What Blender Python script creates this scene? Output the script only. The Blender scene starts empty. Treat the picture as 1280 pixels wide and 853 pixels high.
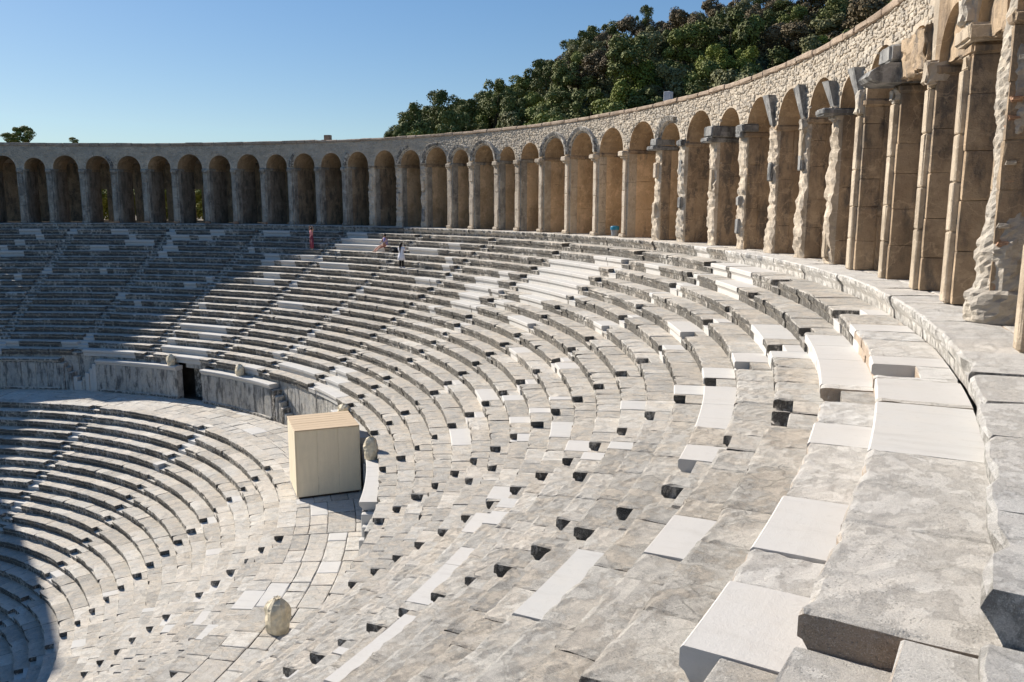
import bpy, math, random
from math import radians as R, sin, cos, tan, pi, degrees, sqrt, atan2
from mathutils import Vector, Matrix, noise
SC = bpy.context.scene
COL = SC.collection
rng = random.Random(7)

# ------------------------------------------------------------------ camera
cam = bpy.data.cameras.new('camera'); camo = bpy.data.objects.new('camera', cam); COL.objects.link(camo)
_F = Vector((-0.59854972, 0.78382046, -0.16541983)); _R = Vector((0.79450631, 0.60725049, 0.00256209)); _U = Vector((-0.10245949, 0.12989356, 0.98621991))
M = Matrix((_R, _U, -_F)).transposed().to_4x4(); M.translation = Vector((43.57, 0.0, 1.775))
camo.matrix_world = M
cam.sensor_width = 36.0; cam.lens = 28.95; cam.clip_start = 0.1; cam.clip_end = 3000
SC.camera = camo

# ------------------------------------------------------------------ light
SUN_AZ, SUN_EL = 181.3, 32.5            # direction TO the sun, counter-clockwise from +X
W = bpy.data.worlds.new("World"); SC.world = W; W.use_nodes = True
nt = W.node_tree; nt.nodes.clear()
sky = nt.nodes.new('ShaderNodeTexSky'); sky.sky_type = 'NISHITA'; sky.sun_disc = False
sky.sun_elevation = R(SUN_EL); sky.sun_rotation = R(90 - SUN_AZ)
sky.altitude = 100; sky.air_density = 1.0; sky.dust_density = 0.3; sky.ozone_density = 1.2
bg = nt.nodes.new('ShaderNodeBackground'); bg.inputs['Strength'].default_value = 0.108
wo = nt.nodes.new('ShaderNodeOutputWorld')
hs = nt.nodes.new('ShaderNodeHueSaturation'); hs.inputs['Saturation'].default_value = 1.38; hs.inputs['Hue'].default_value = 0.51
gm = nt.nodes.new('ShaderNodeGamma'); gm.inputs['Gamma'].default_value = 0.64
tn = nt.nodes.new('ShaderNodeMix'); tn.data_type = 'RGBA'; tn.blend_type = 'MULTIPLY'; tn.inputs[0].default_value = 1; tn.inputs[7].default_value = (.82, 1.0, 1.17, 1)
nt.links.new(sky.outputs[0], hs.inputs['Color']); nt.links.new(hs.outputs[0], gm.inputs[0]); nt.links.new(gm.outputs[0], tn.inputs[6]); nt.links.new(tn.outputs[2], bg.inputs[0]); nt.links.new(bg.outputs[0], wo.inputs[0])
sun = bpy.data.lights.new('sun', 'SUN'); sun.energy = 4.8; sun.angle = R(0.5); sun.color = (1.0, 0.93, 0.83)
so = bpy.data.objects.new('sun', sun); COL.objects.link(so)
sd = Vector((cos(R(SUN_AZ)) * cos(R(SUN_EL)), sin(R(SUN_AZ)) * cos(R(SUN_EL)), sin(R(SUN_EL))))
so.rotation_euler = sd.to_track_quat('Z', 'Y').to_euler(); so.location = sd * 120
SC.view_settings.view_transform = 'Standard'; SC.view_settings.look = 'None'
SC.view_settings.exposure = 0.70; SC.view_settings.gamma = 1.0
SC.cycles.max_bounces = 6; SC.cycles.diffuse_bounces = 4; SC.cycles.transparent_max_bounces = 4

# ------------------------------------------------------------------ dimensions (metres; theatre axis at the origin, gallery floor z=0)
R20, Z20, DS, DT = 29.75, -8.25, 0.6687, 0.4105      # upper seating: edge of row k is R20+(20-k)*DS, Z20+(20-k)*DT
RD, ZD, DS2, DT2 = 25.69, -11.05, 0.6238, 0.4235     # lower seating, edge of row k is RD-k*DS2, ZD-k*DT2
RE = 43.32                                           # gallery stylobate edge
ur = lambda k: R20 + (20 - k) * DS
uz = lambda k: Z20 + (20 - k) * DT
def drift(r, t):
    f = min(1, max(0, (48 - t) / 24.0)); f = f * f * (3 - 2 * f)
    return .78 * f * min(1, max(0, (RE - r) / (RE - R20))) ** 2.2
lr = lambda k: RD - k * DS2
lz = lambda k: ZD - k * DT2

# ------------------------------------------------------------------ materials
class NT:
    def __init__(s, name):
        s.m = bpy.data.materials.new(name); s.m.use_nodes = True; s.t = s.m.node_tree; s.t.nodes.clear()
        s.out = s.n('ShaderNodeOutputMaterial'); s.b = s.n('ShaderNodeBsdfPrincipled')
        s.b.inputs['Specular IOR Level'].default_value = 0.25
        s.l(s.b.outputs[0], s.out.inputs[0])
    def n(s, t, **k):
        x = s.t.nodes.new(t)
        for a, b in k.items(): setattr(x, a, b)
        return x
    def l(s, a, b): s.t.links.new(a, b)
    def noise(s, scale, detail=4, rough=.6, vec=None, dist=0):
        x = s.n('ShaderNodeTexNoise'); x.inputs['Scale'].default_value = scale; x.inputs['Detail'].default_value = detail
        x.inputs['Roughness'].default_value = rough; x.inputs['Distortion'].default_value = dist
        s.l(vec or s.pos(), x.inputs['Vector']); return x.outputs['Fac']
    def pos(s):
        if not hasattr(s, 'g'): s.g = s.n('ShaderNodeNewGeometry')
        return s.g.outputs['Position']
    def scaled(s, v):
        x = s.n('ShaderNodeVectorMath', operation='MULTIPLY'); x.inputs[1].default_value = v; s.l(s.pos(), x.inputs[0]); return x.outputs[0]
    def ramp(s, f, a, b, ca=0., cb=1.):
        x = s.n('ShaderNodeMapRange'); x.clamp = True
        for i, v in enumerate((a, b, ca, cb)): x.inputs[1 + i].default_value = v
        s.l(f, x.inputs[0]); return x.outputs[0]
    def mul(s, a, b, op='MULTIPLY'):
        x = s.n('ShaderNodeMath', operation=op)
        for i, v in enumerate((a, b)):
            if isinstance(v, (int, float)): x.inputs[i].default_value = v
            else: s.l(v, x.inputs[i])
        return x.outputs[0]
    def mix(s, f, a, b, bt='MIX'):
        x = s.n('ShaderNodeMix', data_type='RGBA', blend_type=bt)
        for i, v in ((0, f), (6, a), (7, b)):
            if isinstance(v, (int, float)): x.inputs[i].default_value = v
            elif isinstance(v, tuple): x.inputs[i].default_value = v + (1,)
            else: s.l(v, x.inputs[i])
        return x.outputs[2]
    def rnd(s):
        if not hasattr(s, 'oi'): s.oi = s.n('ShaderNodeObjectInfo')
        return s.oi.outputs['Random']
    def rnd2(s, k):
        return s.mul(s.mul(s.rnd(), k), 0, 'ADD') if 0 else s.frac(s.mul(s.rnd(), k))
    def frac(s, a):
        x = s.n('ShaderNodeMath', operation='FRACT'); s.l(a, x.inputs[0]); return x.outputs[0]
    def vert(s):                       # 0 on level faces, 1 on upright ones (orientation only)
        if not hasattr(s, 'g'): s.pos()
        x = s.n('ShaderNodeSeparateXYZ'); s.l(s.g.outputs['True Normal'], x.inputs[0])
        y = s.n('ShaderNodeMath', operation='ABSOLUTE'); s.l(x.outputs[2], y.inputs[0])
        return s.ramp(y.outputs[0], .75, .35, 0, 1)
    def bump(s, h, dist, strength=1.):
        x = s.n('ShaderNodeBump'); x.inputs['Distance'].default_value = dist; x.inputs['Strength'].default_value = strength
        s.l(h, x.inputs['Height'])
        if hasattr(s, 'lastb'): s.l(s.lastb, x.inputs['Normal'])
        s.lastb = x.outputs[0]; s.l(s.lastb, s.b.inputs['Normal'])
    def cracks(s, scale, vec=None, w=.02):
        v = s.n('ShaderNodeTexVoronoi', feature='DISTANCE_TO_EDGE'); v.inputs['Scale'].default_value = scale
        d = s.n('ShaderNodeVectorMath', operation='ADD')
        nn = s.n('ShaderNodeTexNoise'); nn.inputs['Scale'].default_value = scale * 2.3; nn.inputs['Detail'].default_value = 5
        s.l(s.pos(), nn.inputs['Vector'])
        sc = s.n('ShaderNodeVectorMath', operation='SCALE'); sc.inputs[3].default_value = .9 / scale; s.l(nn.outputs['Color'], sc.inputs[0])
        s.l(vec or s.pos(), d.inputs[0]); s.l(sc.outputs[0], d.inputs[1]); s.l(d.outputs[0], v.inputs['Vector'])
        return s.ramp(v.outputs['Distance'], 0, w, 1, 0)
    def arc(s, kt, kr, kz):
        x = s.n('ShaderNodeSeparateXYZ'); s.l(s.pos(), x.inputs[0])
        t = s.mul(s.mul(x.outputs[1], x.outputs[0], 'ARCTAN2'), 36 * kt)
        r = s.mul(s.mul(s.mul(x.outputs[0], x.outputs[0]), s.mul(x.outputs[1], x.outputs[1]), 'ADD'), .5, 'POWER')
        y = s.n('ShaderNodeCombineXYZ'); s.l(t, y.inputs[0]); s.l(s.mul(r, kr), y.inputs[1]); s.l(s.mul(x.outputs[2], kz), y.inputs[2]); return y.outputs[0]
    def fin(s, c, rough=.9):
        s.b.inputs['Roughness'].default_value = rough
        if isinstance(c, tuple): s.b.inputs['Base Color'].default_value = c + (1,)
        else: s.l(c, s.b.inputs['Base Color'])
        return s.m

def mat_old(name, light, tan_, grey, dark, dark_amt, crk=True, streak=False, dirt=1.0):
    m = NT(name)
    c = m.mix(m.ramp(m.rnd(), .2, .8), light, tan_)
    c = m.mix(m.ramp(m.frac(m.mul(m.rnd(), 17.3)), .35, .85, 0, .85 * dirt), c, grey)
    c = m.mix(m.ramp(m.frac(m.mul(m.rnd(), 41.7)), .5, 1, 0, .8 * dirt), c, tuple(x * .58 for x in grey))
    c = m.mix(m.ramp(m.noise(1.1, 5), .44, .60, 0, .8 * dirt), c, grey)
    c = m.mix(m.ramp(m.noise(2.3, 7, .72), .53, .60, 0, .75 * dirt), c, tuple(x * .58 for x in grey))                       # grey weathering patches
    c = m.mix(m.ramp(m.noise(4.5, 5, .65), .5, .68, 0, .45), c, light)
    c = m.mix(m.ramp(m.noise(13, 6, .7), .48, .72, 0, .6 * dirt), c, tuple(x * .62 for x in grey))
    c = m.mix(m.ramp(m.noise(60, 3, .8), .45, .75, 0, .4), c, tuple(x * 1.25 for x in light))
    # beige spalls where the grey crust has broken away, with a sharp little step
    sn = m.noise(1.6, 9, .72, m.arc(1.5, 1.5, 1.5)); sp0 = m.ramp(sn, .49, .56)
    fresh = m.mix(m.ramp(m.noise(30, 6, .85), .35, .65), tuple(min(1, x * 1.1) for x in tan_), tuple(x * .8 for x in tan_))
    c = m.mix(m.mul(sp0, .3 + .4 * dirt), c, fresh)
    c = m.mix(m.ramp(m.noise(34, 8, .85), .52, .64, 0, .5 * dirt), c, tuple(x * .5 for x in grey))
    m.bump(m.mul(sp0, m.ramp(m.noise(26, 6, .8), .2, .8, 1.0, 2.2)), -.008, .8)
    lich_shade = m.ramp(m.noise(6 if not streak else 3, 6, .75, m.scaled((1, 1, .25 if streak else .6))), .62 - dark_amt * .28, .74 - dark_amt * .28)  # lichen on the risers; on block ends it also paints in shade
    f = m.mul(m.vert(), lich_shade)
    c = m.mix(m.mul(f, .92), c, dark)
    if crk:
        k = m.mul(m.cracks(.8), m.ramp(m.noise(.7, 2), .5, .6))
        c = m.mix(m.mul(k, .35), c, tuple(x * .4 for x in grey))
        m.bump(k, -.012)
    str_ = m.noise(1.0, 6, .7, m.arc(9.0, 1.1, 9.0))                                   # bedding striations running across each row
    c = m.mix(m.ramp(str_, .5, .72, 0, .45 * dirt), c, tuple(x * .7 for x in grey))
    sp = m.noise(140, 2, .5)
    c = m.mix(m.ramp(sp, .56, .72, 0, .55), c, tuple(x * .55 for x in grey))
    c = m.mix(m.ramp(sp, .44, .30, 0, .45), c, tuple(min(1, x * 1.35) for x in light))
    m.bump(str_, .025, .7)
    m.bump(m.noise(5, 3, .6), .03, .5)
    m.bump(m.noise(60, 6, .85), .022, 1.0)
    pt = m.n('ShaderNodeTexVoronoi'); pt.inputs['Scale'].default_value = 38; m.l(m.pos(), pt.inputs['Vector'])
    pit = m.mul(m.ramp(pt.outputs['Distance'], .28, .12), m.ramp(m.noise(3, 4), .45, .6)); c = m.mix(m.mul(pit, .5), c, tuple(x * .45 for x in grey)); m.bump(pit, -.01, .8)
    return m.fin(c)

OLD = mat_old('weathered_limestone', (.66, .61, .53), (.62, .54, .44), (.44, .42, .385), (.035, .032, .028), 1.0)
OLD2 = mat_old('weathered_limestone_pale', (.73, .685, .61), (.68, .60, .50), (.50, .48, .44), (.05, .045, .04), .8, dirt=.75)
OLDN = mat_old('pale_front_limestone', (.76, .73, .68), (.73, .67, .59), (.62, .60, .565), (.52, .39, .275), 1.15, dirt=.35)  # brown stain on upright faces, lightened to paint in bounced light
EDGE = mat_old('pale_ledge_limestone', (.76, .73, .68), (.72, .67, .60), (.58, .56, .53), (.27, .25, .22), .6, dirt=.5)
OLDP = mat_old('podium_limestone', (.62, .60, .55), (.58, .53, .45), (.44, .43, .41), (.08, .08, .08), .5, streak=True)

def mat_white():
    m = NT('new_marble')
    c = m.mix(m.rnd(), (.53, .515, .485), (.60, .585, .56))
    c = m.mix(m.ramp(m.noise(2.5, 5), .45, .7, 0, .35), c, (.60, .56, .50))
    c = m.mix(m.ramp(m.noise(.9, 3, .5, m.scaled((9, 9, 9))), .55, .75, 0, .25), c, (.55, .51, .46))
    c = m.mix(m.mul(m.ramp(m.noise(12, 4, .7), .66, .74), .35), c, (.40, .34, .27))
    c = m.mix(m.ramp(m.noise(1.0, 6, .7, m.arc(6, 1.0, 6)), .52, .68, 0, .5), c, (.45, .43, .40))
    c = m.mix(m.ramp(m.rnd(), .2, 1, 0, .5), c, (.50, .465, .42))
    c = m.mix(m.ramp(m.noise(9, 8, .8), .55, .66, 0, .3), c, (.40, .37, .33))
    m.bump(m.noise(40, 6, .8), .008, .7)
    return m.fin(c, .75)
WHITE = mat_white()

def mat_pier(name, a, b, dirt, amt):
    m = NT(name)
    c = m.mix(m.ramp(m.noise(.9, 5, .6), .35, .65), a, b)
    c = m.mix(m.ramp(m.rnd(), 0, 1, 0, .35), c, tuple(x * 1.25 for x in b))
    c = m.mix(m.ramp(m.noise(2.2, 6, .7, m.scaled((1, 1, .35))), .66 - amt * .25, .80 - amt * .25, 0, .85), c, dirt)
    c = m.mix(m.ramp(m.noise(5, 6, .75), .5, .68, 0, .4), c, tuple(x * .6 for x in a))
    c = m.mix(m.ramp(m.noise(1.3, 7, .7), .55, .60, 0, .5), c, tuple(min(1, x * 1.35) for x in b))
    c = m.mix(m.ramp(m.noise(.6, 5, .65), .5, .62, 0, .6), c, tuple(x * .62 for x in a))
    c = m.mix(m.mul(m.cracks(.9), .4), c, tuple(min(1, x * 1.6) for x in b))
    m.bump(m.noise(5, 7, .7), .05, .8); m.bump(m.noise(40, 4, .8), .01, .8)
    return m.fin(c)
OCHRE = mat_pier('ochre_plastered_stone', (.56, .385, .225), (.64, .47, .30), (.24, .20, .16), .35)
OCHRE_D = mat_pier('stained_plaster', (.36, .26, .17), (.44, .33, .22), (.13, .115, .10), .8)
SHADEP = mat_pier('shaded_stained_plaster', (.25, .205, .16), (.32, .27, .215), (.12, .105, .09), .8)  # darker copy of the stained plaster, far-left shade put into its colour
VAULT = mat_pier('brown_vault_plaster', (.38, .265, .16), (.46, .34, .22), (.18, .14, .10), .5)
PIER = mat_pier('pale_pier_stone', (.50, .41, .31), (.56, .48, .38), (.20, .17, .14), .5)
PIER_T = mat_pier('brown_pier_stone', (.44, .35, .25), (.50, .42, .32), (.19, .15, .12), .5)
PIER_G = mat_pier('grey_pier_stone', (.33, .29, .24), (.40, .36, .30), (.14, .13, .12), .8)
GREYSTONE = mat_pier('blue_grey_cornice_stone', (.20, .20, .20), (.32, .31, .29), (.06, .06, .06), .8)

def mat_rubble():
    m = NT('rubble_stone')
    c = m.mix(m.rnd2(3.7) if 0 else m.ramp(m.noise(3.3, 2), .3, .7), (.52, .44, .34), (.62, .55, .45))
    v = m.n('ShaderNodeTexVoronoi', feature='F1'); v.inputs['Scale'].default_value = 2.6; m.l(m.scaled((1, 1, 1.7)), v.inputs['Vector'])
    sp = m.n('ShaderNodeSeparateColor'); m.l(v.outputs['Color'], sp.inputs[0])
    c = m.mix(m.ramp(sp.outputs[0], .2, 1, 0, .8), c, (.36, .32, .27))
    c = m.mix(m.ramp(m.noise(6, 6, .75), .52, .7, 0, .6), c, (.26, .24, .21))
    c = m.mix(m.ramp(m.noise(.35, 3), .5, .62, 0, .35), c, (.40, .38, .35))
    m.bump(m.noise(14, 6, .75), .04, .9)
    return m.fin(c)
RUBBLE = mat_rubble()
MORTAR = mat_pier('lime_mortar', (.46, .38, .29), (.55, .47, .37), (.26, .22, .18), .4)
BRICK = mat_pier('red_brick', (.38, .20, .12), (.46, .30, .20), (.22, .14, .10), .4)
COPING = mat_pier('brown_coping', (.34, .25, .18), (.42, .33, .25), (.20, .17, .14), .5)

def simple(name, c, rough=.7, b=None, var=.15, sc=8):
    m = NT(name)
    cc = m.mix(m.ramp(m.noise(sc, 4), .35, .7, 0, 1), tuple(x * (1 - var) for x in c), tuple(min(1, x * (1 + var)) for x in c))
    if b: m.bump(m.noise(sc * 3, 4), b)
    return m.fin(cc, rough)
def mat_ply(name, c, sc):
    m = NT(name)
    cc = m.mix(m.ramp(m.noise(2, 5, .6, m.scaled(sc)), .3, .7), tuple(x * .95 for x in c), tuple(min(1, x * 1.04) for x in c))
    cc = m.mix(m.ramp(m.noise(1.1, 6, .7), .52, .72, 0, .3), cc, tuple(x * .7 for x in c))
    cc = m.mix(m.ramp(m.rnd(), 0, 1, 0, .25), cc, tuple(x * .75 for x in c))
    m.bump(m.noise(5, 4, .6, m.scaled(sc)), .004)
    return m.fin(cc, .6)
PLY = mat_ply('painted_plywood', (.82, .71, .52), (3, 3, .4))
PLANK = mat_ply('bare_top_planks', (.60, .46, .31), (1, 6, 1))
SKID = simple('dark_timber', (.05, .035, .025))
CLOTH = simple('beige_tarpaulin', (.68, .59, .43), .7, .02, .2, 6)
BLUE = simple('blue_plastic', (.02, .16, .27), .4)
BIN = simple('grey_plastic', (.22, .24, .26), .5)
EARTH = simple('earth', (.16, .13, .09), .95, .05, .3, .6)
FILL = simple('rubble_core', (.10, .085, .07), .95, .05, .3, 2)
HILLM = simple('hill_scrub_ground', (.085, .085, .04), .95, .2, .45, .3)
SKIN = simple('skin', (.45, .26, .18), .5); HAIR = simple('dark_hair', (.012, .01, .009), .5)
PINK = simple('pink_cloth', (.55, .20, .22), .8); MAROON = simple('maroon_cloth', (.22, .045, .07), .8)
WCLOTH = simple('white_cloth', (.72, .72, .78), .8); BLACK = simple('black_cloth', (.012, .012, .014), .8)
PURPLE = simple('lilac_cloth', (.26, .22, .42), .8); REDC = simple('orange_red_cloth', (.50, .13, .08), .8)
def mat_leaf(name, a, b):
    m = NT(name)
    c = m.mix(m.ramp(m.noise(.9, 4, .7), .35, .65), a, b)
    c = m.mix(m.ramp(m.rnd(), 0, 1, 0, .5), c, tuple(x * 1.3 for x in b))
    m.b.inputs['Transmission Weight'].default_value = 0
    return m.fin(c, .75)
LEAFS = [mat_leaf('dark_evergreen_leaves', (.068, .08, .024), (.16, .175, .055)), mat_leaf('mid_green_leaves', (.10, .12, .028), (.21, .23, .06)),
         mat_leaf('brown_green_leaves', (.105, .08, .045), (.19, .145, .08)), mat_leaf('yellow_green_leaves', (.13, .16, .025), (.21, .23, .045)),
         mat_leaf('olive_leaves', (.12, .12, .055), (.20, .195, .09))]
BARK = simple('bark', (.06, .045, .03), .95)

# ------------------------------------------------------------------ object helpers
def link(name, me, mat, parent=None, kind=None):
    o = bpy.data.objects.new(name, me); COL.objects.link(o)
    if mat is not None and not me.materials: me.materials.append(mat)
    if parent is not None: o.parent = parent
    if kind: o['kind'] = kind
    return o
def mesh(name, V, F, mat=None):
    me = bpy.data.meshes.new(name); me.from_pydata(V, [], F); me.update()
    if mat: me.materials.append(mat)
    return me
def thing(name, label, cat, loc=(0, 0, 0), group=None):
    o = bpy.data.objects.new(name, None); COL.objects.link(o); o.location = loc; o.empty_display_size = .3
    o['label'] = label; o['category'] = cat
    if group: o['group'] = group
    return o
def tag(o, label, cat, group=None):
    o['label'] = label; o['category'] = cat
    if group: o['group'] = group
    return o
def pol(r, t, z): return (r * cos(R(t)), r * sin(R(t)), z)

def box_lattice(n, coords, wear, amp, seed):
    """surface lattice of a block: coords = three lists of (u) positions; returns verts in block space and faces"""
    A, B, C = coords
    idx = {}; V = []; F = []
    na, nb, nc = len(A), len(B), len(C)
    def vid(i, j, k):
        key = (i, j, k)
        if key not in idx:
            a, b, c = A[i], B[j], C[k]
            ex = (i in (0, na - 1)) + (j in (0, nb - 1)) + (k in (0, nc - 1))
            if ex >= 2 and wear:
                w = wear * (.45 + .9 * n.random()) * (1.2 if ex == 3 else 1)
                if n.random() < .12: w *= 2.2
                if i == 0: a += w
                elif i == na - 1: a -= w
                if j == 0: b += w
                elif j == nb - 1: b -= w
                if k == 0: c += w
                elif k == nc - 1: c -= w
            if amp:
                a += n.uniform(-amp, amp); b += n.uniform(-amp, amp); c += n.uniform(-amp, amp)
            idx[key] = len(V); V.append((a, b, c))
        return idx[key]
    for i in range(na - 1):
        for j in range(nb - 1):
            F.append((vid(i, j, 0), vid(i, j + 1, 0), vid(i + 1, j + 1, 0), vid(i + 1, j, 0)))
            F.append((vid(i, j, nc - 1), vid(i + 1, j, nc - 1), vid(i + 1, j + 1, nc - 1), vid(i, j + 1, nc - 1)))
    for i in range(na - 1):
        for k in range(nc - 1):
            F.append((vid(i, 0, k), vid(i + 1, 0, k), vid(i + 1, 0, k + 1), vid(i, 0, k + 1)))
            F.append((vid(i, nb - 1, k), vid(i, nb - 1, k + 1), vid(i + 1, nb - 1, k + 1), vid(i + 1, nb - 1, k)))
    for j in range(nb - 1):
        for k in range(nc - 1):
            F.append((vid(0, j, k), vid(0, j, k + 1), vid(0, j + 1, k + 1), vid(0, j + 1, k)))
            F.append((vid(na - 1, j, k), vid(na - 1, j + 1, k), vid(na - 1, j + 1, k + 1), vid(na - 1, j, k + 1)))
    return V, F
def axis(L, b, step):
    m = max(1, int(round((L - 2 * b) / step)))
    return [0] + [b + (L - 2 * b) * i / m for i in range(m + 1)] + [L]
def polar_block(name, r0, r1, t0, t1, z0, z1, mat, parent=None, wear=.015, amp=.006, step=1.2, n=rng, rref=None, kind=None, skew=0):
    """stone block between radii r0..r1 and angles t0..t1 (degrees), heights z0..z1, with chipped edges"""
    rm = rref or (r0 + r1) / 2
    L = (r1 - r0, R(t1 - t0) * rm, z1 - z0)
    b = min(.05, min(L) * .25)
    V, F = box_lattice(n, [axis(x, min(b, x * .3), step) for x in L], min(wear, b * .8), amp, 0)
    P = [pol(r0 + a + skew * c, t0 + degrees(bb / rm), z0 + c) for a, bb, c in V]
    return link(name, mesh(name, P, F), mat, parent, kind)

# ------------------------------------------------------------------ setting: ground, seating core, hill
def disc(name, rad, z, mat, seg=96):
    V = [(0, 0, z)] + [(rad * cos(2 * pi * i / seg), rad * sin(2 * pi * i / seg), z) for i in range(seg)]
    return link(name, mesh(name, V, [(0, 1 + i, 1 + (i + 1) % seg) for i in range(seg)]), mat, None, 'structure')
disc('ground', 2500, -21.0, EARTH)
disc('orchestra_floor', 13.6, lz(20) + .02, OLD2)
def revolve(name, prof, t0, t1, mat, step=1.0, kind='structure', parent=None):
    n = max(2, int((t1 - t0) / step)); V = []; F = []
    for i in range(n + 1):
        t = t0 + (t1 - t0) * i / n
        for r, z in prof: V.append(pol(r, t, z))
    m = len(prof)
    for i in range(n):
        for j in range(m - 1):
            a = i * m + j; F.append((a, a + 1, a + m + 1, a + m))
    return link(name, mesh(name, V, F), mat, parent, kind)
T0, T1 = -8.0, 158.0
revolve('seating_core', [(13.3, -21), (13.3, lz(20) - .45), (RD + .3, ZD - .45), (30.0, ZD - .12), (31.6, ZD - .12), (31.6, Z20 - .6), (RE + .3, uz(0) - .55), (49.2, -.12), (49.2, -21)], T0, T1, FILL)

# ------------------------------------------------------------------ seat stones
def seat_mesh(r0, r1, t0, t1, zt, dt, n, new=False, step=.5, notch=None, up=True):
    """one stone of a seating row: worn tread, rounded nosing, hollowed riser"""
    rm = r0; L = R(t1 - t0) * rm
    seg = max(1, int(round(L / step)))
    us = [0.006] + ([L * i / seg for i in range(1, seg)] if seg > 1 else []) + [L - .006]
    dz = 0 if new else n.uniform(-.010, .008); dr = n.uniform(-.006, .006) if new else n.uniform(-.02, .022)
    tilt = 0 if new else n.uniform(-.008, .008)
    dep = r1 - r0
    if notch:
        P = [(0.03, -dt * .55), (.012, -dt * .5 - .01), (.03, -dt * .5 + .0), (notch, -dt * .5 + .005), (notch, -.012), (notch + .012, 0), (dep + .1, .0), (dep + .1, -dt - .02)]
        P = [(.05, -dt - .03)] + P
    else:
        tr = [(dep * .5, 0)] if (t0 > 24 or new or not up) else [(.06, .0)] + [(dep * q, 0) for q in (.2, .33, .46, .6, .74, .88)]
        P = [(.085, -dt - .03), (.085, -dt * .62), (.035, -dt * .42), (0.0, -dt * .36), (0.0, -.03), (.02, -.006)] + tr + [(dep + .1, 0), (dep + .1, -dt * .6)]
    if not new and L > .3 and t0 < 40: us = [us[0], us[0] + .03] + us[1:-1] + [us[-1] - .03, us[-1]]
    m = len(P); V = []; F = []
    nr = 1.0 if t0 > 26 else .45
    chip = [0 if new else nr * (max(0, n.gauss(.0, .016)) + (n.uniform(.03, .08) if n.random() < .12 else 0)) for _ in us]
    for i, u in enumerate(us):
        for j, (a, c) in enumerate(P):
            rr, zz = r0 + dr + a, zt + dz + c + tilt * (u / L - .5)
            if not new:
                if j in (3, 4, 5) and not notch: rr += chip[i]; zz -= chip[i] * (.5 if j > 3 else -.2)
                zz += n.uniform(-.008, .008) if j >= 5 else n.uniform(-.01, .01); rr += n.uniform(-.012, .012) * nr
            du = 0 if new else n.uniform(-.006, .006)
            tt = t0 + degrees((u + du) / rm)
            if not new and t0 < 40 and L > .3:
                if i in (0, len(us) - 1) and j >= 3: zz -= .020
                if t0 < 24 and j >= 5: pv3 = Vector(pol(rr, tt, 0)); zz += .012 * noise.noise(pv3 * 2.3) + .008 * noise.noise(pv3 * 6.5)
            V.append(pol(rr + (drift(rr, tt) if up else 0), tt, zz))
    for i in range(len(us) - 1):
        for j in range(m - 1):
            a = i * m + j; F.append((a, a + 1, a + m + 1, a + m))
    F.append(tuple(range(m - 1, -1, -1))); F.append(tuple((len(us) - 1) * m + j for j in range(m)))
    return V, F

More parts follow.
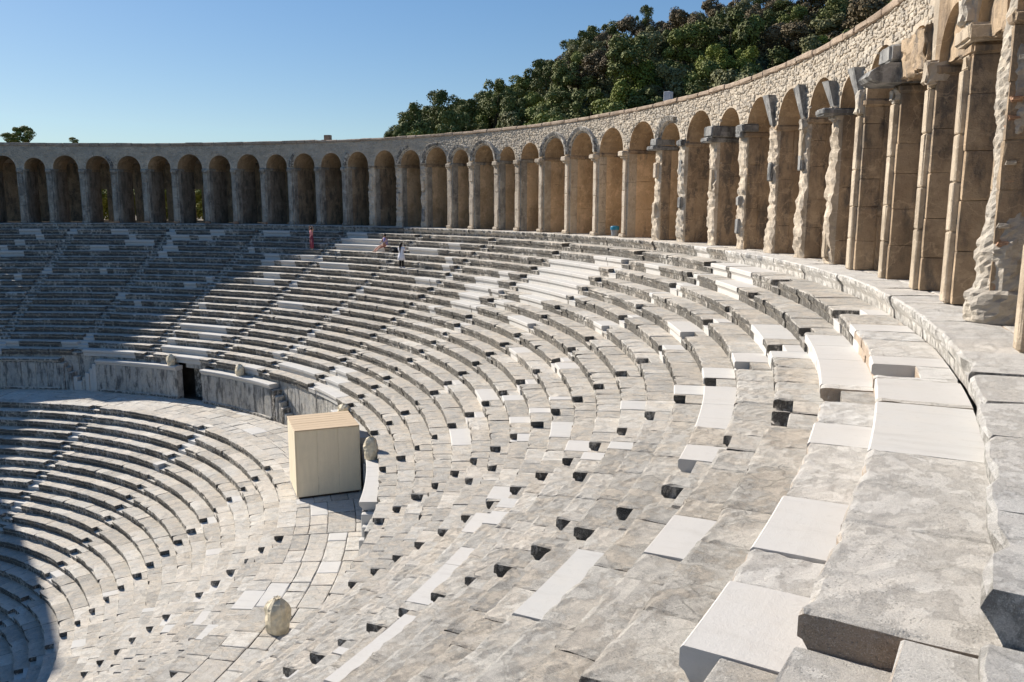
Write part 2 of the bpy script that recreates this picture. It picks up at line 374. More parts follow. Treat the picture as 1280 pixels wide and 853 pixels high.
WHITES = [(1, 10.6, 13.4), (1, 13.6, 15.3), (1, 16.6, 17.6), (1, 21.1, 22.2), (1, 38.1, 41.3), (1, 41.8, 45.3), (1, 93.2, 96.0), (1, 103.6, 107.2), (1, 112.0, 113.8), (1, 123.6, 125.6), (1, 133.3, 135.6), (2, 5.7, 7.3), (2, 8.2, 10.0), (2, 12.6, 13.9), (2, 17.1, 23.8), (2, 37.0, 40.5), (2, 43.3, 45.7), (2, 49.4, 51.6), (2, 55.1, 57.3), (2, 57.4, 59.3), (2, 79.1, 80.8), (2, 90.2, 97.9), (2, 113.1, 114.7), (2, 115.8, 119.7), (2, 122.3, 123.1), (2, 132.6, 133.5), (3, 23.1, 25.5), (3, 26.4, 29.6), (3, 43.2, 46.1), (3, 56.6, 68.0), (3, 81.2, 87.8), (3, 89.0, 98.1), (3, 117.3, 119.5), (3, 119.6, 123.1), (3, 134.3, 135.4), (4, 10.0, 11.6), (4, 25.1, 26.9), (4, 43.8, 45.7), (4, 77.8, 78.9), (4, 96.0, 97.3), (4, 106.2, 107.3), (4, 116.1, 118.7), (4, 124.5, 126.7), (4, 135.8, 136.6), (4, 56.2, 64.5), (5, 16.4, 17.6), (5, 19.2, 25.0), (5, 25.4, 27.1), (5, 34.9, 38.3), (5, 56.0, 67.4), (5, 67.5, 69.1), (5, 76.9, 78.1), (5, 96.4, 99.1), (5, 102.0, 104.1), (5, 116.9, 119.3), (5, 133.7, 136.3), (6, 9.5, 12.2), (6, 25.4, 26.8), (6, 55.5, 66.9), (6, 67.6, 71.4), (6, 91.2, 95.5), (6, 99.0, 101.0), (6, 102.0, 103.8), (7, 24.3, 25.3), (7, 44.9, 47.0), (7, 57.7, 61.9), (7, 64.8, 66.9), (7, 67.4, 71.5), (7, 75.8, 77.2), (7, 77.3, 79.7), (8, 22.6, 23.4), (8, 27.8, 29.2), (8, 62.5, 66.2), (8, 67.1, 70.8), (8, 99.4, 101.8), (8, 122.7, 123.6), (9, 23.2, 24.4), (9, 54.3, 59.4), (9, 64.1, 66.7), (9, 66.8, 70.4), (9, 99.3, 102.3), (9, 108.2, 109.1), (9, 132.3, 133.2), (10, 26.1, 27.5), (10, 41.8, 43.6), (10, 71.5, 72.6), (10, 109.7, 111.4), (11, 10.5, 14.0), (11, 30.1, 32.6), (11, 37.0, 37.7), (11, 50.7, 52.8), (12, 15.4, 19.3), (12, 21.4, 22.6), (12, 23.0, 25.2), (12, 36.8, 37.8), (12, 91.5, 96.6), (13, 13.3, 13.9), (13, 22.0, 24.1), (13, 25.5, 27.0), (13, 37.2, 38.5), (13, 42.4, 45.1), (13, 105.7, 107.6), (13, 115.0, 116.0), (14, 45.4, 48.7), (14, 8.0, 11.5), (16, 39.9, 44.1), (16, 99.3, 108.7), (17, 98.8, 102.6), (17, 106.4, 108.5), (18, 72.1, 76.8), (18, 85.1, 88.1), (18, 105.3, 108.4), (19, 71.1, 77.0), (19, 77.1, 87.5), (19, 98.7, 106.4), (19, 119.2, 121.5), (19, 127.3, 129.2), (20, 68.5, 80.1), (20, 87.5, 90.3), (20, 98.6, 102.9), (20, 109.6, 128.1)]
WLOW = [(1, 30.5, 32.6), (3, 36.0, 38.3), (0, 33.2, 36.0), (5, 55.0, 56.6), (9, 52.0, 53.0), (12, 66.8, 68.2), (14, 58.0, 60.2), (6, 40.5, 42.0), (9, 34.0, 36.2), (4, 86.5, 89.0)]
UAISLE = [5.9, None, 25.3, 35.1, 45.1, 55.1, 65.6, 76.2, 86.6, 97.1, 108.2, 119.2, 130.5, 141.0]
LAISLE = [25.2, 46.2, 66.5, 87.8, 109.8, 131.0]
ORD = 'zeroth first second third fourth fifth sixth seventh eighth ninth tenth eleventh twelfth thirteenth fourteenth fifteenth sixteenth seventeenth eighteenth nineteenth twentieth lowest'.split()

def build_row(root, r0, r1, zt, dt, t_start, t_end, aisles, whites, n, aw=.82, pale=0.15, k=0, low=False):
    cur = t_start
    marks = []                                      # list of (start, end, type)
    for a in aisles:
        w = degrees(aw / r0)
        marks.append((a - w, a, 'A'))
    for (a, b) in whites: marks.append((a, b, 'W'))
    marks.sort()
    segs = []
    for a, b, ty in marks:
        if b <= cur + .1: continue
        a = max(a, cur)
        # whites are cut by an aisle
        if ty == 'W':
            for x, y, q in marks:
                if q == 'A' and x < b and y > a:
                    if x - a > .25: b = x
                    else: a = y
            if b - a < .25: continue
        if a - cur > .02: segs.append((cur, a, 'O'))
        segs.append((a, b, ty)); cur = b
    if cur < t_end: segs.append((cur, t_end, 'O'))
    cnt = 0
    for a, b, ty in segs:
        L = R(b - a) * r0
        if ty == 'A':
            new = n.random() < .12; nf = n.uniform(.24, .44); a += n.uniform(-.12, .10) if n.random() < .5 else 0
            if n.random() < .07: nf = .12
            V, F = seat_mesh(r0, r1, a, b, zt, dt, n, new, .5, notch=nf * (r1 - r0) / .67 if r1 - r0 < .75 else .55, up=not low)
            link('step_block', mesh('step_block', V, F), WHITE if new else (OLD2 if a > 60 else OLDN if (k == 1 and a < 20 and not low) else OLD2 if n.random() < .4 else OLD), root); cnt += 1; continue
        q = a
        while q < b - .02:
            near = a < 40
            l = n.uniform(1.3, 2.3) if ty == 'W' else n.choice((n.uniform(.55, .95), n.uniform(.9, 1.5), n.uniform(1.2, 1.9)))
            e = q + degrees(l / r0)
            if R(b - e) * r0 < .5: e = b
            new = ty == 'W'
            V, F = seat_mesh(r0, r1, q, e, zt, dt, n, new, .14 if (q < 24 and not low) else .22 if near else .42, up=not low)
            mt = WHITE if new else (OLDN if (q < 21 and k and k < 3 and not low) else (OLD2 if n.random() < (pale if q > 30 else (.6 if k < 6 and not low else .35)) else OLD))
            link('seat_stone', mesh('seat_stone', V, F), mt, root); cnt += 1
            q = e
    return cnt

upper_notes = {1: 'directly below the gallery platform', 2: 'with long white restored run at its right end', 3: 'whose left half holds long white blocks', 4: 'on whose blocks the woman in pink stands',
 5: 'with broad white strip at right of the stairs', 6: 'where the woman in the white dress stands', 7: 'one below the woman in white', 8: 'with scattered white blocks in its middle', 9: 'mostly grey with a white run in the middle',
 10: 'half way up the upper seating', 11: 'with short white blocks near the front', 12: 'crossed by a long white slab in front', 13: 'with paired white inserts near the stairs', 14: 'all dark worn stone', 15: 'dark worn stone without white blocks',
 16: 'with a long white run at far left', 17: 'two rows above the long white rows', 18: 'third from the podium wall', 19: 'with almost continuous white blocks behind the platforms', 20: 'resting on the podium wall'}
for k in range(1, 21):
    n = random.Random(100 + k)
    ais = [a if a is not None else (16.7 if k < 5 else (14.6 if k < 10 else 15.0)) for a in UAISLE]
    if k in (3, 5, 8, 9): ais.append({3: 17.9, 5: 16.4, 8: 16.4, 9: 21.9}[k])
    if k in (14, 15, 17): ais.append({14: 32.0, 15: 31.9, 17: 30.2}[k])
    root = thing('seating_row', 'upper stone row, %s from the gallery, %s' % (ORD[k], upper_notes[k]), 'seating row', group='curved stone seating rows of the upper tier')
    r1 = ur(k - 1) if k > 1 else RE + .02
    build_row(root, ur(k), r1, uz(k), DT, 1.2 if k < 6 else 2.0, 148, sorted(ais), [(a, b) for kk, a, b in WHITES if kk == k], n, pale=.3 if k < 6 else .15, k=k)
for k in range(0, 21):
    n = random.Random(300 + k)
    root = thing('seating_row', 'worn grey stone row of the lower tier, %s' % ('forming the raised edge of the walkway' if k == 0 else ('%s below the walkway edge' % ORD[k])), 'seating row', group='curved stone seating rows of the lower tier')
    build_row(root, lr(k), lr(k - 1) if k else lr(0) + .62, lz(k), DT2, 16 + .25 * k, 152, LAISLE, [(a, b) for kk, a, b in WLOW if kk == k], n, pale=.55, low=True)

# ------------------------------------------------------------------ walkway paving
pv = thing('walkway_paving', 'pale irregular stone slabs of the level walkway between the two seating tiers', 'paving')
n = random.Random(55)
sec = 14.0
while sec < 150:
    nx = sec + n.uniform(3.0, 8.0)
    r_in, r_out = RD + .70, (30.6 if sec < 35 else 29.8)
    cuts = [r_in]
    while cuts[-1] < r_out - .01:
        w = n.uniform(.55, 1.15)
        cuts.append(r_out if r_out - cuts[-1] - w < .45 else cuts[-1] + w)
    for r0, r1 in zip(cuts, cuts[1:]):
        q = sec
        while q < nx - .01:
            l = n.choice((n.uniform(.6, 1.1), n.uniform(1.0, 1.9))) if q < 110 else n.uniform(1.6, 2.6)
            e = q + degrees(l / r0)
            if R(nx - e) * r0 < .45: e = nx
            z = ZD + n.uniform(-.010, .010)
            polar_block('paving_slab', r0 + .004, r1 - .004, q + .008, e - .008, z - .18, z, (WHITE if n.random() < .04 else (OLD2 if n.random() < .75 else OLD)), pv, .012, .006, .6, n)
            q = e
    sec = nx

# ------------------------------------------------------------------ podium wall and platforms
pw = thing('podium_wall', 'tall grey slab wall with dark streaks carrying the upper seating', 'wall')
q = 12.0; n = random.Random(61)
while q < 34.6:
    e = min(34.7, q + degrees(n.uniform(.8, 1.5) / 30.6))
    rr9 = 30.62
    polar_block('wall_slab', rr9 + n.uniform(-.015, .015), rr9 + .33, q + .01, e - .01, ZD - .1, Z20 - .38, OLDP, pw, .012, .004, 1.0, n); q = e
while q < 150:
    e = q + degrees(n.uniform(.8, 1.5) / 29.9)
    if not (98.3 < q < 101.0 or 98.3 < e < 101.0):
        polar_block('wall_slab', 29.92 + n.uniform(-.015, .015), 30.3, q + .01, e - .01, ZD - .1, Z20 - .38, OLDP, pw, .012, .004, 1.0, n)
    q = e
polar_block('doorway_lintel', 29.9, 30.4, 98.0, 101.4, -9.0, -8.6, OLDP, pw, .015, .004, .6, n)
revolve('passage_back', [(30.75, ZD - .1), (30.75, Z20 - .6)], 97.8, 101.7, OLD2, .5, None, pw)

def platform(t0, t1, zt, label, s0=True, s1=True, rf=29.28, white_top=False, seed=0):
    n = random.Random(seed + 70)
    th = thing('podium_platform', label, 'platform', group='stone platforms in front of the podium wall')
    q = t0
    while q < t1 - .01:
        e = q + degrees(n.uniform(.8, 1.3) / rf)
        if R(t1 - e) * rf < .5: e = t1
        polar_block('wall_slab', rf + .1, 29.9, q + .008, e - .008, ZD - .03, zt - .3, OLDP, th, .012, .005, .9, n)
        q = e
    polar_block('plinth', rf + .02, 29.9, t0, t1, ZD - .02, ZD + .18, OLD2, th, .02, .008, .7, n)
    q = t0
    while q < t1 - .01:
        e = q + degrees(n.uniform(1.6, 2.4) / rf)
        if R(t1 - e) * rf < .8: e = t1
        # moulded capping slab: hollow underside
        prof = [(.12, -.30), (.10, -.22), (.03, -.16), (.0, -.13), (.0, -.02), (.02, 0), (.64, 0), (.64, -.28)]
        seg = max(2, int((e - q) / .8)); V = []; F = []; m = len(prof)
        for i in range(seg + 1):
            t = q + .01 + (e - q - .02) * i / seg
            for a, c in prof: V.append(pol(rf + a + n.uniform(-.003, .003), t, zt + c + n.uniform(-.003, .003)))
        for i in range(seg):
            for j in range(m): F.append((i * m + j, i * m + (j + 1) % m, (i + 1) * m + (j + 1) % m, (i + 1) * m + j))
        F.append(tuple(range(m - 1, -1, -1))); F.append(tuple(seg * m + j for j in range(m)))
        link('capping_slab', mesh('capping_slab', V, F), WHITE if white_top else OLD2, th)
        q = e
    for side, on in ((-1, s0), (1, s1)):
        if not on: continue
        ns = 6; run = degrees(.30 / rf); hh = (zt - ZD) / (ns + 1)
        for i in range(ns):
            a = t0 - run * (i + 1) if side < 0 else t1 + run * i
            polar_block('step', rf + .1 + .06 * (i % 2), 29.9, a + .005, a + run - .005, ZD - .02, zt - hh * (i + 1), OLDP if n.random() < .6 else WHITE, th, .015, .006, .5, n)
    return th
platform(102.0, 115.2, -8.86, 'platform with grey slab front left of the dark doorway, carrying one wrapped lamp', s0=False, s1=True, white_top=True, seed=1)
platform(83.6, 97.6, -8.86, 'platform right of the dark doorway, with broken steps at its right end', s0=False, s1=False, white_top=True, seed=2)
platform(120.6, 136.0, -8.86, 'shaded platform at the far left edge of the walkway', s0=True, s1=True, seed=3)
platform(56.5, 67.5, -8.75, 'white topped platform behind the wooden crate', s0=True, s1=True, white_top=True, seed=4)
platform(39.7, 49.8, -8.62, 'short platform with new white top right of the crate', s0=True, s1=True, white_top=True, seed=5)
# broken flight of steps beside the doorway platform
st = thing('stair_flight', 'broken flight of stone steps leading down from the doorway platform', 'steps')
n = random.Random(90)
for i in range(6):
    a = 83.5 - .62 * (i + 1); polar_block('step', 29.36 + n.uniform(0, .08), 29.9, a + .01, a + .61, ZD - .02, -8.86 - .31 * (i + 1), OLDP if i % 3 else OLD2, st, .03, .015, .25, n)

# ------------------------------------------------------------------ gallery
TH = [142.9, 139.5, 136.15, 133.18, 129.69, 126.26, 122.83, 119.4, 115.69, 112.28, 108.7, 105.27, 101.77, 98.33, 94.85, 91.33, 87.99, 84.42, 81.49, 78.12, 75.28, 72.12, 68.64, 64.86, 60.99, 56.95, 53.7, 49.76, 46.3, 42.61, 39.09, 35.66, 32.88, 29.27, 25.88, 22.71, 19.46, 15.75, 12.3, 8.8]
TH = [146.3] + TH            # left (front) edges of the piers, from far to near
I0 = 3                                                   # index of measured pier number 0
RG = 44.0; RB = 44.11; RBK = 46.7; ZI = 4.30; ZS = 4.50; ZTOP = 6.35
wp = degrees(.60 / RG)
PC = [t - wp / 2 for t in TH]                            # pier centre angles
gal = thing('arcaded_gallery', 'long curved stone gallery of round arches on piers crowning the seating', 'gallery')
n = random.Random(17)
floor_q = -2.0
revolve('end_wall', [(44.1, -.1), (44.1, 5.35), (45.3, 5.35), (45.3, -21)], 146.2, 158, MORTAR, 1, None, gal)
st2 = thing('gallery_platform', 'worn pale stone step of big slabs that carries the arcade piers', 'platform')
def edge_slab(t0, t1, z, n, mat, brk=0):
    L = R(t1 - t0) * RE; seg = max(2, int(L / .22)); V = []; F = []
    P = [(.16, -.5), (.14, -.30), (.07, -.2), (.02, -.15), (0, -.1), (0, -.03), (.03, 0), (.45, 0), (.95, 0), (.95, -.3)]
    m = len(P); dr = n.uniform(-.03, .03)
    for i in range(seg + 1):
        ch = max(0, n.gauss(0, .03)) + (n.uniform(.04, .12) if n.random() < .1 else 0)
        for j, (a, c) in enumerate(P):
            if 3 <= j <= 6: a += ch; c -= ch * .3
            V.append(pol(RE + dr + a + n.uniform(-.012, .012), t0 + .02 + (t1 - t0 - .04) * i / seg, z + c + n.uniform(-.008, .008)))
    for i in range(seg):
        for j in range(m - 1): F.append((i * m + j, i * m + j + 1, (i + 1) * m + j + 1, (i + 1) * m + j))
    F.append(tuple(range(m - 1, -1, -1))); F.append(tuple(seg * m + j for j in range(m)))
    link('platform_slab', mesh('platform_slab', V, F), mat, st2)
q = 0.4
while q < 158:
    e = q + degrees(n.uniform(1.0, 2.0) / RE)
    z = n.uniform(-.02, .0)
    if q < 5.5:
        e = min(e, 5.6)
        if 5.6 - e < .6: e = 5.6
        z = -.27
    edge_slab(q, e, z, n, EDGE if q < 45 else WHITE if n.random() < .05 else (OLD2 if n.random() < .8 else OLD)); q = e
q = 0.4
while q < 158:
    e = q + degrees(n.uniform(1.0, 1.8) / 45)
    z = n.uniform(-.012, .004)
    polar_block('floor_slab', RE + .97, 45.4, q + .01, e - .01, -.3, z, OLDN if q < 30 else OLD2, st2, .012, .005, .9, n)
    q = e
revolve('floor_bed', [(45.38, -.02), (49.2, -.02)], -2, 158, MORTAR, 1, None, st2)

GAPS = []
for i in range(len(PC) - 1): GAPS.append((PC[i + 1], PC[i]))
def pier(i):
    c = PC[i]; kk = i - I0                      # measured number
    nn = random.Random(500 + i)
    P = link('pier', mesh('pier', [], []), None, gal) if 0 else bpy.data.objects.new('pier', None)
    COL.objects.link(P); P.parent = gal; P.location = (0, 0, 0)
    w = lambda m_, r=RG: degrees(m_ / r) / 2
    intact_slim = 19 <= kk <= 22
    broken = 23 <= kk <= 29 or kk in (12, 13, 14)
    tall = 30 <= kk <= 33 or kk >= 35
    brick = kk == 34
    far = kk <= 18 and not broken
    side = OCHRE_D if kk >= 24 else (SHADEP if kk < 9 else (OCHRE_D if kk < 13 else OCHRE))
    if broken and kk > 20: P['label'] = 'jagged pier with broken front'
    if brick: P['label'] = 'bare rubble and brick pier, its facing lost'
    if intact_slim: P['label'] = 'slender intact pier with pale capital'
    # body courses
    rb = RB + (.12 if broken else 0)
    z = 0.0; courses = []
    while z < ZI - .01:
        h = nn.uniform(.62, 1.05)
        if ZI - z - h < .4: h = ZI - z
        courses.append((z, z + h)); z += h
    bw = .60
    for (a, b) in courses:
        j = nn.uniform(-.004, .004)
        polar_block('jamb_block', rb + nn.uniform(-.01, .01), rb + .499, c - w(bw) + j, c + w(bw) + j, a + .001, b - .001, (OCHRE_D if kk > 22 else PIER_T if kk > 18 else PIER_G), P, .005, .004, .4, nn)
    z = 0.0
    for (a, b) in ((0, 1.45), (1.45, 2.9), (2.9, ZI)):
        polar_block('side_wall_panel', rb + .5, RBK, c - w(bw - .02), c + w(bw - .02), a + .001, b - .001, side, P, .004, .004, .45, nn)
    im = GREYSTONE if kk in (23, 25, 29) else (PIER_G if far else OCHRE_D)
    fr = {23: .42, 25: .5, 29: .5}.get(kk, .05)
    polar_block('impost', RB - fr, RB + 1.0, c - w(bw + .1), c + w(bw + .1), ZI, ZS, im, P, .03, .008, .5, nn)
    polar_block('impost', RB + 1.004, RBK + .02, c - w(bw + .08), c + w(bw + .08), ZI, ZS, OCHRE_D, P, .02, .006, .7, nn)
    if brick:
        # irregular rubble core leaning out of the wall
        V = []; F = []; H = 7.3; nz, na = 130, 34
        for iz in range(nz + 1):
            zz = H * iz / nz; rad = .40 + .05 * sin(zz * 2.1) + (.10 if zz < .5 else 0) - .02 * zz
            for ia in range(na):
                an = 2 * pi * ia / na; q3 = Vector((cos(an) * 1.2, sin(an) * 1.2, zz * 2.2)); jj = rad * (1 + .16 * noise.noise(q3) + .10 * noise.noise(q3 * 3.1) + .08 * noise.noise(q3 * 8)) + nn.uniform(-.006, .006)
                x, y = jj * cos(an), jj * .62 * sin(an) * 1.4
                V.append(pol(RG + .38 + x, c + degrees(y / RG), zz))
        for iz in range(nz):
            for ia in range(na):
                a = iz * na + ia; b = iz * na + (ia + 1) % na; F.append((a, b, b + na, a + na))
        F.append(tuple(nz * na + ia for ia in range(na)))
        link('rubble_core', mesh('rubble_core', V, F), RUBBLE, P)
        for bz in range(26):
            zz = .12 + bz * .13
            if nn.random() < .25: continue
            polar_block('brick', RG + .12 + nn.uniform(-.03, .03), RG + .30, c - w(.62) + nn.uniform(-.08, .08), c - w(.2), zz, zz + .07, BRICK if nn.random() < .6 else RUBBLE, P, .02, .015, .12, nn)
        return P
    fm = (PIER_T if kk > 23 else PIER) if kk >= 12 else PIER_G
    if broken:
        # the facing has been torn off: one ragged upright face of exposed stone
        V = []; F = []; H = ZI + .1; nz = 38; xs = (-.29, -.18, -.06, .07, .19, .29)
        rl, rr_ = .05, .22
        for iz in range(nz + 1):
            zz = H * iz / nz
            rl = min(.16, max(.0, rl + nn.uniform(-.045, .045))); rr_ = min(rl + .09, max(rl - .03, rr_ + nn.uniform(-.04, .04)))
            for ix, x in enumerate(xs):
                f = ix / 5.0
                rr = RG + (rr_ * (1 - f) + rl * f) + (0 if 0 < ix < 5 else .04) + nn.uniform(-.034, .034) + .05 * noise.noise(Vector((x * 5, kk, zz * 5)))
                V.append(pol(rr, c + degrees((x * nn.uniform(.9, 1.0)) / RG), zz))
            V.append(pol(rb + .1, c + degrees(.29 / RG), zz)); V.append(pol(rb + .1, c - degrees(.29 / RG), zz))
        k8 = len(xs) + 2
        for iz in range(nz):
            for ix in range(k8):
                a = iz * k8 + ix; b = iz * k8 + (ix + 1) % k8; F.append((a, b, b + k8, a + k8))
        F.append(tuple(nz * k8 + i for i in range(k8)))
        link('broken_front', mesh('broken_front', V, F), PIER if nn.random() < .75 else RUBBLE, P)
        for q9 in range(nn.randint(1, 3)):               # facing stones still in place
            z0 = nn.uniform(0.1, 3.2); h = nn.uniform(.35, 1.1)
            polar_block('pilaster_block', RG - .02, rb, c - w(.30), c + w(.30), z0, z0 + h, GREYSTONE if nn.random() < .4 else fm, P, .03, .01, .25, nn)
        return P
    slim = intact_slim
    z = .2 if not tall else 0.0; ztop = ZI - .22
    if not tall: polar_block('base_block', RG - .12, RB, c - w(.50), c + w(.50), 0.0, .2, (BRICK if 3 <= kk <= 9 and nn.random() < .8 else fm), P, .025, .01, .5, nn)
    while z < ztop - .01:
        h = nn.uniform(.8, 1.4)
        if ztop - z - h < .35: h = ztop - z
        ww = .30 if not far else .40; r0 = RG; wear, amp, step = .012, .004, .7
        if far and nn.random() < .35: ww = nn.uniform(.32, .42); r0 = RG + nn.uniform(0, .07); wear, amp = .035, .012; step = .3
        polar_block('pilaster_block', r0, RB + .03, c - w(ww), c + w(ww), z + .002, z + h - .002, fm, P, wear, amp, step, nn)
        z += h
    if tall:
        polar_block('pilaster_block', RG + .03, RB + .04, c - w(.34), c + w(.28), ztop, ztop + nn.uniform(.1, .24), fm, P, .04, .02, .2, nn)
        return P
    cm = PIER if slim else fm
    pr = .26 if slim else .14
    polar_block('capital', RG - pr * .45, RB + .05, c - w(.42), c + w(.42), ztop, ztop + .10, cm, P, .02, .006, .4, nn)
    polar_block('capital', RG - pr, RB + .06, c - w(.50), c + w(.50), ztop + .102, ztop + .36, cm, P, .025, .008, .4, nn)
    return P
for i in range(len(PC)): pier(i)

def springer(i, kind, nn, z0=None):
    """stub of the lost arch front standing on a pier"""
    c = PC[i]; z0 = z0 or ZS
    w = lambda m_: degrees(m_ / RG) / 2
    h = nn.uniform(.75, 1.25) if kind != 2 else .32
    V = []
    w0, w1 = (.26, .56) if kind == 1 else (.85, .95)
    rf = RG - (.06 if kind == 1 else .55)
    for (r, ww, z) in ((rf + .06, w0, z0), (RB + .9, w0, z0), (RB + .9, w1, z0 + h), (rf - .10, w1, z0 + h)):
        V.append((r, ww, z))
    na = 3; P = []; F = []
    for (r, ww, z) in V:
        for s in (-1, 1): P.append(pol(r + nn.uniform(-.02, .02), c + s * w(ww) + (.34 if z > z0 + .2 else 0) + nn.uniform(-.07, .07), z + nn.uniform(-.08, .08)))
    F = [(0, 2, 3, 1), (2, 4, 5, 3), (4, 6, 7, 5), (6, 0, 1, 7), (0, 6, 4, 2), (1, 3, 5, 7)]
    link('arch_springer', mesh('arch_springer', P, F), GREYSTONE, gal)
nn = random.Random(33)
for kk in (27, 28, 29, 30): springer(kk + I0, 1, nn)
def blk(kk, rf, rb_, w0, w1, z0, z1, mat=None):
    c = PC[kk + I0]; polar_block('cornice_block', rf, rb_, c + degrees(w0 / RG), c + degrees(w1 / RG), z0, z1, mat or GREYSTONE, gal, .035, .012, .3, nn)
blk(23, 43.85, 44.9, -.35, .3, ZS + .005, 4.85); blk(25, 43.75, 44.9, -.45, .35, ZS + .005, 4.95); blk(26, 43.9, 44.6, -.4, .3, ZS + .005, 4.8)
blk(31, 43.75, 45.2, -.45, .45, 4.98, 5.36); blk(33, 43.95, 44.9, -.5, .5, ZS + .005, 4.8, PIER_T)
# quarter round cornice that juts from the pier beside the tall pilasters
c = PC[31 + I0]; V = []; F = []; pr = [(43.32, 4.66), (43.36, 4.74), (43.5, 4.86), (43.75, 4.95), (45.2, 4.97), (45.2, ZS + .005), (43.6, ZS + .005), (43.4, 4.58)]
for sgn in (-.5, .0, .5):
    for r, z in pr: V.append(pol(r + nn.uniform(-.015, .015), c + degrees(sgn / RG), z + nn.uniform(-.01, .01)))
for k in range(2):
    for j in range(8): F.append((k * 8 + j, k * 8 + (j + 1) % 8, k * 8 + 8 + (j + 1) % 8, k * 8 + 8 + j))
F.append(tuple(range(8))); F.append(tuple(range(23, 15, -1)))
link('cornice_block', mesh('cornice_block', V, F), GREYSTONE, gal)

for kk in (32, 33, 34):
    polar_block('broken_masonry', RB + .16, RB + .8, PC[kk + 1 + I0] + .3, PC[kk + I0] - .3, ZS, ZTOP - .02, OCHRE_D, gal, .05, .035, .22, nn)
polar_block('broken_masonry', RB - .12, RB + .9, 25.9, 28.3, ZS + .02, 5.42, OCHRE_D, gal, .10, .05, .16, nn)
for kk, z0, z1, rf, w0, w1, mt in ((30, 4.12, 4.75, 43.93, -.22, .12, RUBBLE), (31, 4.1, 4.42, 43.96, -.18, .1, RUBBLE), (29, 4.15, 4.6, 43.95, -.2, .15, RUBBLE), (32, 4.15, 4.62, 43.9, -.3, .05, PIER), (33, 4.85, 5.35, 43.92, -.1, .32, RUBBLE), (28, 4.1, 4.5, 43.95, -.25, .1, RUBBLE), (26, 4.3, 4.7, 43.9, -.2, .25, GREYSTONE), (24, 4.35, 4.62, 43.85, -.3, .2, GREYSTONE)):
    c = PC[kk + I0]; polar_block('broken_stone', rf, RB + .3, c + degrees(w0 / RG), c + degrees(w1 / RG), z0, z1, mt, gal, .06, .03, .12, nn)

# arch wall (core), with intrados vaults
V = []; F = []; TV = []; TF = []
def bay_curve(a, b, N=14):
    """(angle, z) samples of the opening edge between pier centres a<b"""
    hw = degrees(.62 / RG) / 2
    l, r_ = a + hw, b - hw; m = (l + r_) / 2; half = (r_ - l) / 2; hm = R(half) * RG
    pts = []
    for i in range(N + 1):
        an = pi * i / N; pts.append((m - half * cos(an), ZS + hm * sin(an) * 1.02 + .05))
    return l, r_, pts
vaultV = []; vaultF = []
for gi, (a, b) in enumerate(GAPS):
    kk = gi - I0
    l, r_, pts = bay_curve(a, b)
    rough = random.Random(900 + gi)
    path = [(a, ZS)] + [(l, ZS)] + pts + [(r_, ZS)] + [(b, ZS)]
    VV, FF = (TV, TF) if b < 28.5 else (V, F)
    base = len(VV); NZ = 10 if b < 28.5 else 1
    for (t, z) in path:
        for q in range(NZ + 1):
            zz = z + (ZTOP - z) * q / NZ; dd = 0 if NZ == 1 else min(1, max(0, (25.4 - t) / .4)) * (.10 + .10 * noise.noise(Vector((t * 2.2, zz * 2.6, 1))))
            VV.append(pol(RB + dd, t, zz))
    for i in range(len(path) - 1):
        for q in range(NZ):
            o = base + (NZ + 1) * i + q; FF.append((o, o + 1, o + NZ + 2, o + NZ + 1))
    vb = len(vaultV)
    full = [(l, ZS)] + pts + [(r_, ZS)]
    for (t, z) in full:
        vaultV.append(pol(RB, t, z)); vaultV.append(pol(RBK, t, z)); vaultV.append(pol(RBK, t, ZTOP))
    for i in range(len(full) - 1):
        p = vb + 3 * i; vaultF.append((p, p + 3, p + 4, p + 1)); vaultF.append((p + 1, p + 4, p + 5, p + 2))
link('arch_wall', mesh('arch_wall', V, F), MORTAR, gal)
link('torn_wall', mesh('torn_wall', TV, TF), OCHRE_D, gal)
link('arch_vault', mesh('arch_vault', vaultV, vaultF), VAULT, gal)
# back wall with window openings, roof, coping
wins = [129.9, 127.0, 123.55, 119.65]
V = []; F = []
def wall_quad(t0, t1, z0, z1):
    b0 = len(V)
    for (r) in (48.5, 49.1):
        for t, z in ((t0, z0), (t1, z0), (t1, z1), (t0, z1)): V.append(pol(r, t, z))
    F.extend([(b0, b0 + 1, b0 + 2, b0 + 3), (b0 + 4, b0 + 7, b0 + 6, b0 + 5), (b0, b0 + 4, b0 + 5, b0 + 1), (b0 + 1, b0 + 5, b0 + 6, b0 + 2), (b0 + 2, b0 + 6, b0 + 7, b0 + 3), (b0 + 3, b0 + 7, b0 + 4, b0)])
for gi, (a, b) in enumerate(GAPS):
    hit = [x for x in wins if a < x - .55 and x + .55 < b]
    if hit:
        c = hit[0]; w = .55
        wall_quad(a, c - w, 0, 5.3); wall_quad(c - w, c + w, 2.9, 5.3); wall_quad(c + w, b, 0, 5.3)
        wall_quad(c - w, c + w, 0, .15)
    else: wall_quad(a, b, 0, 5.3)
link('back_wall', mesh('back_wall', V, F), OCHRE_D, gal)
revolve('roof', [(RB + .02, ZTOP - .02), (45.5, ZTOP + .0), (49.3, 5.0), (49.3, 4.8), (46.9, 5.75), (46.68, ZTOP - .1)], PC[-1], PC[0], MORTAR, 1, None, gal)
q = PC[-1]; n = random.Random(44)
while q < PC[0]:
    l = n.uniform(.8, 1.6); e = q + degrees(l / RG)
    dz = n.uniform(-.02, .02)
    far = 0.07 if q > 101.5 else 0
    polar_block('coping_stone', RB - .10 + n.uniform(-.02, .02), 45.3, q + .01, e - .01, ZTOP + .002, ZTOP + .19 + dz + far, COPING, gal, .02, .01, .4 if q < 60 else 1.0, n)
    q = e
